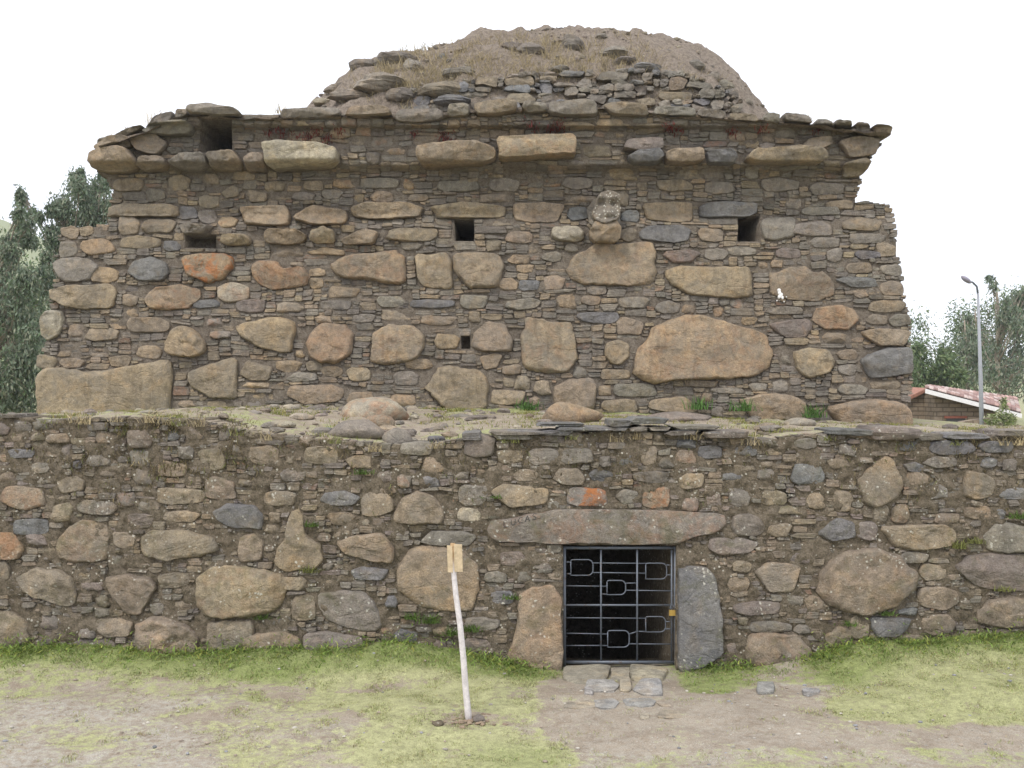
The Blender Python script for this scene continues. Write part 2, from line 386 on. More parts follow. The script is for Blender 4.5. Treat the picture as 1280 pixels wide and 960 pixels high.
RC = [(1.0, 0.5), (.985, .84), (.95, .97), (.8, 1.0), (.5, 1.02), (.22, 1.03)]
RM = [(1.0, 0.2), (.95, .75), (.82, .97), (.45, 1.02)]
RS = [(1.0, 0.55), (.88, 1.0)]
PAL = {
 't': (.285, .232, .166), 'o': (.285, .222, .152), 'b': (.24, .20, .152), 'g': (.215, .195, .168), 'd': (.175, .157, .137),
 's': (.165, .165, .17), 'p': (.20, .17, .152), 'l': (.35, .315, .25), 'r': (.29, .185, .11), 'k': (.14, .14, .145), 'f': (.31, .31, .305)}

def warp(pts, a1=2.6, a2=1.0):
    out = []
    for x, y in pts:
        dx = a1 * nz(x * .022, y * .03, 91) + a2 * 1.2 * nz(x * .09, y * .11, 93)
        dy = a1 * 1.1 * nz(x * .016, y * .03, 95) + a2 * nz(x * .07, y * .12, 97) + .5 * nz(x * .2, y * .2, 99)
        out.append((x + dx, y + dy))
    return out

def fill_rects(free, wr, hr, thin=3, x_off=0, minw=5):
    """greedy horizontal coursing of the free cells"""
    out = []; H, W = free.shape
    for y in range(H):
        row = free[y]; x = 0; nzx = np.flatnonzero(row)
        if len(nzx) == 0: continue
        x = int(nzx[0])
        while x < W:
            if not row[x]:
                nx = np.flatnonzero(row[x:])
                if len(nx) == 0: break
                x += int(nx[0])
            w_ = random.randint(*wr)
            seg = row[x:x + w_]; stop = np.flatnonzero(~seg); ww = int(stop[0]) if len(stop) else len(seg)
            # swallow short leftovers
            rest = row[x + ww:x + ww + 7]; st2 = np.flatnonzero(~rest)
            if len(st2) and 0 < st2[0] < 7: ww += int(st2[0])
            h_ = min(random.randint(*hr), max(3, int(ww * .62))); hh = 1
            while hh < h_ and y + hh < H and free[y + hh, x:x + ww].all(): hh += 1
            # avoid slivers below
            if y + hh + 2 < H and hh >= 3 and free[y + hh, x:x + ww].all() and not free[y + hh + 2, x:x + ww].all() and free[y + hh:y + hh + 2, x:x + ww].all(): hh += 2
            if ww >= minw and hh >= thin:
                out.append((x, y, x + ww, y + hh)); free[y:y + hh, x:x + ww] = False; row = free[y]
            else: row = row.copy(); row[x:x + max(1, ww)] = False
            x += max(1, ww)
    return out
def random_mediums(free, tries, wr, hr, X0, Y0, yr=None):
    out = []; H, W = free.shape
    for _ in range(tries):
        w_ = random.randint(*wr); h_ = min(random.randint(*hr), int(w_ * .9))
        x = random.randint(0, W - w_ - 1); y = random.randint(0, H - h_ - 1)
        if free[y:y + h_, x:x + w_].all():
            out.append((x, y, x + w_, y + h_)); free[y:y + h_, x:x + w_] = False
    return out
def carve(free, pts, X0, Y0, grow=1.0):
    n = len(pts); cx = sum(p[0] for p in pts) / n; cy = sum(p[1] for p in pts) / n
    sz = [(cx + (p[0] - cx) * (1 + grow / max(6, math.hypot(p[0] - cx, p[1] - cy))), cy + (p[1] - cy) * (1 + grow / max(6, math.hypot(p[0] - cx, p[1] - cy)))) for p in pts]
    xa, xb = int(min(p[0] for p in sz)) - 1, int(max(p[0] for p in sz)) + 2; ya, yb = int(min(p[1] for p in sz)) - 1, int(max(p[1] for p in sz)) + 2
    xa = max(xa, X0); ya = max(ya, Y0); xb = min(xb, X0 + free.shape[1]); yb = min(yb, Y0 + free.shape[0])
    if xb <= xa or yb <= ya: return
    gx, gy = np.meshgrid(np.arange(xa, xb) + .5, np.arange(ya, yb) + .5)
    free[ya - Y0:yb - Y0, xa - X0:xb - X0] &= ~inpoly(gx, gy, sz)
def core_sheet(name, inside, holes, surf, step, X0, Y0, X1, Y1, amp, recess, mat_, parent, back, seed):
    """bumpy mud core behind the stones; holes = (x0,y0,x1,y1,depth) pushed in as real openings"""
    xs = np.arange(X0, X1 + step, step, dtype=float); ys = np.arange(Y0, Y1 + step, step, dtype=float)
    for (a, b, c, d, dep) in holes:      # snap grid lines onto opening edges so that the reveals are square
        for v in (a, c):
            i = int(np.argmin(abs(xs - v))); xs[i] = v
            j = i + (1 if v == a else -1); xs[j] = v + (.5 if v == a else -.5)
        for v in (b, d):
            i = int(np.argmin(abs(ys - v))); ys[i] = v
            j = i + (1 if v == b else -1); ys[j] = v + (.5 if v == b else -.5)
    gx, gy = np.meshgrid(xs, ys); nxs = len(xs)
    ins = inside(gx, gy); V = []
    for j in range(len(ys)):
        for i in range(nxs):
            x, y = gx[j, i], gy[j, i]
            o = -recess + amp * (nz(x * .035, y * .035, seed) * .8 + nz(x * .11, y * .11, seed + 5) * .6 + nz(x * .3, y * .3, seed + 9) * .35)
            for (a, b, c, d, dep) in holes:
                if a < x < c and b < y < d: o = -dep
            p_ = surf(x, y, o)
            if o < -4: p_ = (p_[0], p_[1], p_[2] - 1.9 * (y - holes[0][1]) / (holes[0][3] - holes[0][1]))
            V.append(p_)
    Fc = []; used = {}
    for j in range(len(ys) - 1):
        for i in range(nxs - 1):
            if ins[j, i] and ins[j + 1, i] and ins[j, i + 1] and ins[j + 1, i + 1]:
                a = j * nxs + i; Fc.append((a, a + nxs, a + nxs + 1, a + 1))
    from collections import Counter
    ec = Counter()
    for f in Fc:
        for k in range(4): ec[tuple(sorted((f[k], f[(k + 1) % 4])))] += 1
    bv = {}
    nF = []
    for f in Fc:
        for k in range(4):
            a, b = f[k], f[(k + 1) % 4]
            if ec[tuple(sorted((a, b)))] == 1:
                for q in (a, b):
                    if q not in bv: bv[q] = len(V); p = V[q]; V.append((p[0], back, p[2]))
                nF.append((b, a, bv[a], bv[b]))
    Fc += nF
    keep = sorted({q for f in Fc for q in f}); idx = {q: i for i, q in enumerate(keep)}
    return mk(name, [V[q] for q in keep], [tuple(idx[q] for q in f) for f in Fc], mat_, parent)

def lay_wall(parent, big, free, surf, X0, Y0, mats, med, cols_fill, cols_med, fill_w, fill_h, frame=(0, 1280), fill_out=(-.012, .022), nmax=300, ninst=0):
    """big: list of (outline, colour, stain, bulge, base_out, seg name); then mediums and coursed slates"""
    stones = []
    for (pts, c, st, bl, bo, nm, label) in big:
        wb = max(p[0] for p in pts) - min(p[0] for p in pts)
        V, Fc = boulder_mesh(pts, surf, .28, bl * .85, bo + (.016 if wb > 40 else .004), nm in ('cornice_stone', 'roof_edge_slab', 'lintel', 'doorjamb_stone'))
        o = mk(nm, V, Fc, mats[0], parent, (*c, st))
        if label: o['label'] = label
    rects = [(r, 1) for r in random_mediums(free, *med, X0, Y0)]
    rects += [(r, 0) for r in fill_rects(free, fill_w, fill_h)]
    def vis(r): return min(r[2] + X0, frame[1]) - max(r[0] + X0, frame[0]) > 4
    rects.sort(key=lambda q: -((q[0][2] - q[0][0]) * (q[0][3] - q[0][1]) + (1e6 if vis(q[0]) else 0)))
    n_st, n_sl = nmax - len(big), nmax; J0, J1 = Join(), Join()
    for (r, k) in rects:
        w_, h_ = r[2] - r[0], r[3] - r[1]; stone_like = k == 1 or (h_ > 11 and w_ < 2.6 * h_)
        g = .8
        a, b, c, d = r[0] + X0 + g, r[1] + Y0 + g * .75, r[2] + X0 - g, r[3] + Y0 - g * .75
        if stone_like:
            pts = warp(outline_box(a - 1.0, b - 1.0, c + 1.0, d + 1.0, 13, random.uniform(3, 4.6), .16))
            V, Fc = stone_mesh(pts, surf, .2, .022 + .001 * min(w_, h_) + random.uniform(-.01, .03), RM, random.uniform(-.03, .006), .3)
            cc = jit(PAL[random.choice(cols_med)], .15); st = random.random() * .4 if random.random() < .10 else 0.0
            if n_st > 0: mk('stone', V, Fc, mats[0], parent, (*cc, st)); n_st -= 1
            else: J0.add(V, Fc, (*cc, st))
        else:
            pts = warp(outline_box(a - 1.1, b - .55, c + 1.1, d + .55, 9 if w_ < 22 else 11, random.uniform(4.5, 8), .15))
            if random.random() < .3:
                ra = random.uniform(-.11, .11); mx_, my_ = (a + c) / 2, (b + d) / 2; pts = [(x_ - (y_ - my_) * ra, y_ + (x_ - mx_) * ra) for x_, y_ in pts]
            V, Fc = stone_mesh(pts, surf, .16, .012 + random.uniform(0, .014), RS, random.uniform(*fill_out), .35, .8)
            cc = jit(PAL[random.choice(cols_fill)], .14); st = 0.25 if random.random() < .05 else 0.0
            if n_sl > 0: mk('slate', V, Fc, mats[1], parent, (*cc, st), smooth=False); n_sl -= 1
            else: J1.add(V, Fc, (*cc, st))
    if J0.n: setp(J0.build('small_stones', mats[0], parent), kind='stuff')
    if J1.n: setp(J1.build('small_slates', mats[1], parent, smooth=False), kind='stuff')

# ------------------------------------------------------------------ loose rocks, tufts
def rock(cx, cy, cz, rx, ry, rz, seg=14, rings=8, lump=.28, flat_bottom=True, angular=.5):
    V = []; Fc = []; ph = random.uniform(0, 300)
    planes = [(Vector((random.gauss(0, 1), random.gauss(0, 1), random.gauss(.3, .8))).normalized(), random.uniform(.62, .9)) for _ in range(9)]
    for i in range(rings + 1):
        th = math.pi * i / rings
        for k in range(seg):
            a = 2 * math.pi * k / seg
            d = Vector((math.sin(th) * math.cos(a), math.sin(th) * math.sin(a), math.cos(th)))
            r = 1 + lump * (nz(d.x * 1.4 + ph, d.y * 1.4, d.z * 1.4) + .4 * nz(d.x * 4 + ph, d.y * 4, d.z * 4))
            for nn, lim in planes:
                t = d.dot(nn)
                if t > .05: r = min(r, (lim / t) * angular + r * (1 - angular) if r > lim / t else r)
            z = d.z * r
            if flat_bottom: z = max(z, -.55)
            V.append((cx + d.x * r * rx, cy + d.y * r * ry, cz + z * rz))
    for i in range(rings):
        for k in range(seg):
            k2 = (k + 1) % seg; Fc.append((i * seg + k, (i + 1) * seg + k, (i + 1) * seg + k2, i * seg + k2))
    return V, Fc
def blades(bx, by, bz, h, wd, lean, col, segs=2, droop=.4):
    """vectorised grass blades: arrays of equal length"""
    n = len(bx); a = rng.uniform(0, 2 * np.pi, n); b2 = rng.uniform(0, 2 * np.pi, n)
    dx, dy = np.cos(a) * lean * h, np.sin(a) * lean * h; sx, sy = np.cos(b2) * wd / 2, np.sin(b2) * wd / 2
    rows = []
    for i in range(segs):
        t = i / segs; ww = 1 - .4 * t
        px, py, pz = bx + dx * t ** 1.6, by + dy * t ** 1.6, bz + h * (t - droop * t * t * lean)
        rows.append(np.stack([px - sx * ww, py - sy * ww, pz], 1)); rows.append(np.stack([px + sx * ww, py + sy * ww, pz], 1))
    rows.append(np.stack([bx + dx, by + dy, bz + h * (1 - droop * lean)], 1))
    m = len(rows); V = np.stack(rows, 1).reshape(-1, 3); Fc = []
    for i in range(n):
        k = i * m
        for s in range(segs - 1): Fc.append((k + 2 * s, k + 2 * s + 1, k + 2 * s + 3, k + 2 * s + 2))
        Fc.append((k + m - 3, k + m - 2, k + m - 1))
    C = np.repeat(np.asarray(col, float), m, axis=0)
    return V, Fc, C
STRAW = (.42, .345, .21); GREEN = (.10, .16, .035); OLIVE = (.20, .21, .07)
def tuft(p, n, h, spread, lean, c, label, cat='grass', group=None, name='grass_tuft', wd=.006, parent=None):
    bx = p[0] + rng.normal(0, spread, n); by = p[1] + rng.normal(0, spread * .6, n); bz = np.full(n, p[2] - .015)
    hh = h * rng.uniform(.45, 1.15, n); cc = np.array(c)[None, :] * rng.uniform(.6, 1.35, (n, 1))
    V, Fc, C = blades(bx, by, bz, hh, np.full(n, wd), rng.uniform(.1, lean, n), cc, 3)
    o = mk(name, V, Fc, 'grass', parent, C, False, origin=p)
    return setp(o, label, cat, group) if parent is None else o

# ------------------------------------------------------------------ ground
base_y = lerp_tab([(-300, 815), (0, 812), (60, 806), (110, 806), (200, 815), (300, 812), (420, 806), (500, 800), (570, 812), (640, 830), (700, 838), (850, 838), (905, 832), (960, 826), (1020, 818), (1080, 800), (1160, 800), (1280, 792), (1560, 780)])
def zg(X, Y):
    """ground height; arrays"""
    X = np.asarray(X, float); Y = np.asarray(Y, float)
    px = 640 + X / 8.2 * F
    zb = EYE - (base_y(px) - 480) / F * 8.2
    t = np.clip((Y - 7.35) / .85, 0, 1); t = t * t * (3 - 2 * t)
    z = zb * t
    r = np.exp(-(((X - 4.2) / 1.5) ** 2 + ((Y - 7.35) / .42) ** 2) ** 1.5); z = z + .085 * r * (1 - t * .5)      # grassy hump on the right
    r2 = np.exp(-(((X + .75) / .55) ** 2 + ((Y - 6.9) / .5) ** 2)); z = z + .045 * r2
    z = z + .012 * np.sin(X * 2.1 + 1) * np.sin(Y * 2.7) + .007 * np.sin(X * 5.3) * np.sin(Y * 6.1 + 2)
    return z
def zg1(X, Y): return float(zg(X, Y))
PATCH = [  # photo-pixel outlines of ground cover on z=0 : polygon, cover, yellowness, stoniness
 ([(-700, 780), (2200, 780), (2200, 1400), (-700, 1400)], .27, .85, .8),
 ([(-300, 790), (690, 790), (705, 842), (660, 850), (560, 852), (400, 850), (330, 862), (200, 850), (110, 852), (-300, 850)], .95, .12, 0),
 ([(-300, 840), (110, 845), (330, 855), (460, 850), (440, 885), (330, 880), (250, 868), (120, 875), (-300, 868)], .62, .6, .3),
 ([(430, 845), (560, 850), (690, 848), (672, 880), (655, 910), (690, 935), (705, 965), (700, 1100), (560, 1100), (470, 960), (400, 960), (380, 925), (440, 900), (360, 880)], .93, .85, .1),
 ([(200, 885), (360, 880), (470, 910), (420, 960), (330, 1000), (250, 960)], .48, .85, .5),
 ([(600, 925), (690, 940), (700, 1100), (560, 1100)], .95, .5, .1),
 ([(300, 862), (380, 858), (400, 868), (330, 874)], .3, .7, .1), ([(415, 860), (515, 856), (520, 866), (430, 870)], .3, .7, .1), ([(200, 884), (270, 890), (330, 884), (300, 900), (215, 900)], .2, .7, .1),
 ([(385, 890), (450, 886), (465, 900), (400, 908)], .3, .7, .1), ([(535, 936), (575, 934), (585, 944), (540, 946)], .3, .7, .1), ([(540, 895), (640, 893), (645, 908), (545, 912)], .35, .7, .0), ([(610, 868), (650, 868), (650, 880), (612, 878)], .4, .7, 0),
 ([(60, 858), (160, 862), (170, 880), (80, 880)], .3, .7, .4), ([(-300, 850), (40, 850), (60, 872), (-300, 880)], .45, .6, .5),
 ([(60, 920), (150, 915), (180, 935), (80, 940)], .5, .8, .6),
 ([(840, 815), (1030, 815), (1045, 850), (1010, 858), (960, 852), (900, 866), (845, 862), (830, 845)], .75, .15, .1),
 ([(950, 826), (1020, 826), (1010, 850), (955, 850)], .25, .3, .4),
 ([(1020, 780), (1700, 780), (1700, 840), (1150, 846), (1080, 862), (1030, 862)], .95, .15, 0),
 ([(1035, 872), (1090, 856), (1150, 842), (1700, 835), (1700, 905), (1280, 903), (1150, 908), (1060, 903), (1030, 890)], .93, .72, .1),
 ([(760, 945), (900, 938), (1080, 935), (1210, 930), (1500, 940), (1500, 1100), (740, 1100)], .42, .65, .6)]
def cover(X, Y):
    X = np.asarray(X, float); Y = np.maximum(np.asarray(Y, float), 1.0)
    px = 640 + X / Y * F; py = 480 + EYE / Y * F
    wx = np.array([mnoise.noise(Vector((a * 2.2, b * 2.2, 3))) * 26 + mnoise.noise(Vector((a * 7, b * 7, 9))) * 12 for a, b in zip(X.ravel(), Y.ravel())]).reshape(X.shape)
    wy = np.array([mnoise.noise(Vector((a * 2.2, b * 2.2, 13))) * 8 + mnoise.noise(Vector((a * 7, b * 7, 19))) * 4 for a, b in zip(X.ravel(), Y.ravel())]).reshape(X.shape)
    R = np.zeros(X.shape + (3,)); R[..., 0] = .16; R[..., 1] = .6; R[..., 2] = .9
    acc = np.zeros_like(R); offs = [(0, 0), (14, 3), (-14, -3), (12, -4), (-12, 4), (26, 0), (-26, 0)]
    for ox, oy in offs:
        r = R.copy()
        for poly, g, yl, st in PATCH:
            m_ = inpoly(px + wx + ox, py + wy + oy, poly); r[m_] = (g, yl, st)
        acc += r
    acc /= len(offs)
    dirtpath = inpoly(px + wx * .6, py + wy * .6, [(668, 850), (720, 842), (845, 842), (850, 862), (1000, 862), (1050, 900), (1300, 910), (1300, 935), (900, 940), (720, 940), (668, 905)])
    acc[dirtpath, 0] *= .35; acc[dirtpath, 2] *= .45
    far = Y > 9; acc[far] = (.7, .4, .3)
    return acc
xs = np.concatenate([-np.geomspace(650, 7.2, 20), np.arange(-7, 7.01, .045), np.geomspace(7.2, 650, 20)])
ys = np.concatenate([-np.geomspace(60, 1, 8), np.arange(0, 4.5, .5), np.arange(4.5, 8.6, .04), np.geomspace(8.7, 660, 20)])
gx, gy = np.meshgrid(xs, ys); nearm = (abs(gx) < 7.1) & (gy > 4.3) & (gy < 8.7)
gz = np.where((gy > 2) & (gy < 30), zg(np.clip(gx, -7, 7), np.clip(gy, 0, 8.6)), 0.0)
gz += np.where(gy > 150, (gy - 150) * -.004, 0)
gz = np.where((gy > 8.42) & (gy < 20) & (abs(gx) < 6.1), -2.6, gz)      # dug out under the terrace
gc = np.zeros(gx.shape + (3,)); gc[...] = (.6, .5, .4); gc[nearm] = cover(gx[nearm], gy[nearm])
for j, i in zip(*np.nonzero(nearm)): gz[j, i] += .012 * nz(gx[j, i] * 5, gy[j, i] * 5, 1) + .006 * nz(gx[j, i] * 14, gy[j, i] * 14, 4)
W_ = len(xs)
gf = [(j * W_ + i, j * W_ + i + 1, (j + 1) * W_ + i + 1, (j + 1) * W_ + i) for j in range(len(ys) - 1) for i in range(W_ - 1)]
setp(mk('ground', np.stack([gx, gy, gz], -1).reshape(-1, 3), gf, 'ground', None, gc.reshape(-1, 3)), kind='structure')

# turf: short blades where the cover function has grass
def scatter_grass(n):
    X = rng.uniform(-6.2, 6.2, n); Y = rng.uniform(4.8, 8.3, n)
    Y = 4.8 + (8.3 - 4.8) * ((Y - 4.8) / 3.5) ** .75
    c = cover(X, Y)
    # clumpy
    cl = np.array([mnoise.noise(Vector((a * 4.5, b * 4.5, 31))) + .6 * mnoise.noise(Vector((a * 13, b * 13, 37))) for a, b in zip(X, Y)])
    keep = rng.uniform(0, 1, n) < np.clip((c[:, 0] + cl * .75 - .2) * 1.25, 0, 1) ** 1.5
    X, Y, c, cl = X[keep], Y[keep], c[keep], cl[keep]
    nearwall = np.clip((Y - 7.5) / .7, 0, 1)
    h = (.012 + .020 * np.clip(cl + .15, 0, 1) ** 1.5 + .020 * nearwall * (c[:, 0] > .6)) * rng.uniform(.5, 1.3, len(X))
    g = np.array((.215, .285, .08)); yv = np.array((.44, .43, .235)); mixv = np.clip(c[:, 1] + rng.normal(0, .22, len(X)) - .1, 0, 1)[:, None]
    col = (g * (1 - mixv) + yv * mixv) * rng.uniform(.6, 1.4, (len(X), 1))
    dry = rng.uniform(0, 1, len(X)) < .1; col[dry] = np.array((.36, .28, .15)) * rng.uniform(.7, 1.2, (dry.sum(), 1))
    V, Fc, C = blades(X, Y, zg(X, Y) - .004, h, rng.uniform(.003, .0055, len(X)), rng.uniform(.3, 1.3, len(X)), col, 2)
    return mk('grass', V, Fc, 'grass', None, C, False, origin=(0, 7, 0))
setp(scatter_grass(340000), 'short green and yellowish turf worn thin around the dirt path', 'grass', kind='stuff')
# gravel
Jp = Join()
for _ in range(3400):
    X = random.uniform(-6, 6); Y = random.uniform(5.2, 8.0)
    px, py = 640 + X / Y * F, 480 + EYE / Y * F
    dens = .9 if (px < 480 and py > 860) else .45
    if 720 < px < 1300 and 845 < py < 960: dens = .75
    if random.random() > dens: continue
    r = .003 + .013 * random.random() ** 6.0
    V, Fc = rock(X, Y, zg1(X, Y) + r * .25, r * random.uniform(.8, 1.5), r, r * .6, 6, 4, .2, False)
    k = random.uniform(.6, 1.2); Jp.add(V, Fc, random.choice([(.36 * k, .33 * k, .28 * k), (.30 * k, .25 * k, .20 * k), (.25 * k, .25 * k, .26 * k), (.42 * k, .39 * k, .34 * k)]))
setp(Jp.build('gravel', 'pebble', smooth=False), 'small loose pebbles scattered over the bare dirt', 'gravel', kind='stuff')

# ------------------------------------------------------------------ lower retaining wall
LY = lerp_tab([(480, 8.36), (540, 8.34), (840, 8.2), (900, 8.18)])
def lsurf(x, y, o):
    Y = float(LY(y)) + .03 * math.sin(x * .011) + .02 * math.sin(x * .031 + 2)
    p = P3(x, y, Y); return (p[0], Y - o, p[2])
ltop = lerp_tab([(-260, 522), (0, 520), (90, 521), (150, 519), (250, 523), (275, 532), (330, 541), (400, 545), (470, 552), (520, 556), (560, 550), (620, 541), (700, 541), (770, 536), (850, 536), (900, 543), (960, 546), (1010, 540), (1085, 541), (1130, 546), (1200, 546), (1280, 541), (1540, 545)])
retaining = empty('retaining_wall', (0, 8.4, 0), 'long low terrace wall of boulders and slates with the gated doorway', 'wall')
LX0, LY0, LX1, LY1 = -260, 510, 1540, 862
DOOR = (704, 681, 845, 855)
L = []
def lb(x0, y0, x1, y1, c='b', st=0.0, bl=None, bo=0.0, boxy=3.0, rough=.13, nm='stone', label=None):
    w_, h_ = x1 - x0, y1 - y0; n = 16 if w_ < 55 else 24
    if bl is None: bl = .022 + .0007 * min(w_, h_)
    L.append((outline_box(x0, y0, x1, y1, n, boxy, rough), jit(PAL[c], .1), st, bl, bo, nm, label))
def lp(poly, c='b', st=0.0, bl=.08, bo=0.0, nm='stone', label=None): L.append((outline_poly(poly), jit(PAL[c], .06), st, bl, bo, nm, label))
# doorway stones
lp([(608, 660), (613, 651), (640, 645), (662, 641), (700, 637), (760, 636), (830, 637), (895, 640), (906, 645), (907, 655), (896, 664), (862, 671), (848, 678), (800, 680), (740, 679), (700, 679), (660, 677), (614, 675)], 'g', .22, .035, .035, 'lintel', 'long weathered grey lintel stone with faded scrawled letters')
lp([(648, 742), (664, 733), (690, 731), (701, 742), (703, 790), (703, 838), (680, 842), (640, 836), (634, 820), (645, 790), (647, 765)], 't', .1, .05, .03, 'doorjamb_stone', 'upright tan boulder forming the door jamb beside the gate hinges')
lp([(847, 710), (860, 705), (884, 709), (894, 722), (898, 750), (902, 790), (902, 816), (892, 822), (876, 832), (850, 842), (846, 836)], 's', 0, .035, .05, 'doorjamb_stone', 'upright blue-grey slab forming the door jamb beside the padlock')
# large traced boulders
lp([(246, 722), (262, 708), (290, 705), (330, 712), (355, 716), (361, 735), (352, 758), (330, 768), (290, 772), (258, 770), (246, 755)], 't', .1, .10)
lp([(171, 780), (190, 768), (215, 773), (240, 782), (251, 800), (245, 815), (225, 825), (195, 828), (175, 815)], 'b', 0, .11, .02)
lp([(131, 720), (160, 717), (190, 721), (197, 733), (186, 752), (176, 770), (160, 765), (142, 745)], 'b', 0, .08)
lp([(21, 722), (45, 709), (75, 711), (93, 720), (98, 748), (88, 759), (55, 750), (30, 738)], 'b', 0, .08)
lp([(-30, 765), (10, 762), (36, 775), (41, 800), (20, 812), (-30, 812)], 'b', 0, .07)
lp([(176, 672), (195, 661), (240, 663), (270, 672), (275, 688), (250, 696), (205, 701), (180, 694)], 'b', 0, .07)
lp([(72, 680), (85, 660), (105, 648), (135, 655), (137, 680), (132, 700), (95, 704), (74, 698)], 'b', .1, .06)
lp([(265, 640), (285, 629), (320, 630), (332, 645), (328, 662), (295, 660), (272, 650)], 's', 0, .06)
lp([(362, 640), (374, 635), (381, 650), (383, 668), (402, 680), (406, 700), (395, 710), (360, 714), (342, 705), (345, 690), (358, 668)], 't', 0, .08)
lp([(420, 676), (450, 667), (480, 665), (494, 685), (492, 703), (465, 702), (430, 690)], 't', .05, .08)
lp([(491, 646), (502, 622), (525, 613), (545, 622), (556, 640), (554, 655), (520, 655), (495, 654)], 'b', 0, .07)
lp([(494, 712), (515, 682), (545, 680), (575, 688), (598, 705), (600, 735), (592, 762), (560, 765), (525, 757), (500, 740)], 't', 0, .07)
lp([(398, 742), (425, 738), (455, 738), (472, 755), (480, 780), (470, 789), (440, 787), (410, 775), (398, 755)], 'g', 0, .05)
lp([(380, 792), (415, 787), (450, 793), (457, 808), (440, 822), (400, 812), (380, 808)], 'p', 0, .06, .02)
lp([(1018, 740), (1025, 715), (1040, 694), (1065, 685), (1095, 683), (1125, 696), (1146, 716), (1143, 735), (1128, 745), (1120, 757), (1085, 768), (1050, 762), (1025, 748)], 'b', .05, .10, .02)
lp([(1071, 600), (1085, 585), (1105, 570), (1115, 572), (1129, 605), (1120, 622), (1095, 637), (1080, 630)], 'b', .05, .05)
lp([(1098, 658), (1135, 656), (1180, 656), (1196, 665), (1190, 682), (1150, 688), (1115, 684)], 't', 0, .07)
lp([(1228, 672), (1240, 655), (1262, 652), (1295, 664), (1295, 690), (1260, 691), (1232, 686)], 'g', 0, .08)
lp([(1192, 710), (1210, 692), (1250, 691), (1300, 692), (1300, 738), (1260, 740), (1215, 733)], 'p', 0, .08)
lp([(1218, 765), (1235, 748), (1260, 744), (1300, 752), (1300, 782), (1250, 784), (1222, 779)], 'b', 0, .08)
lp([(928, 810), (935, 792), (965, 789), (995, 792), (1012, 808), (1022, 830), (990, 836), (935, 832)], 'b', .1, .09)
lp([(1085, 770), (1137, 772), (1135, 782), (1120, 795), (1095, 796), (1088, 786)], 's', 0, .06)
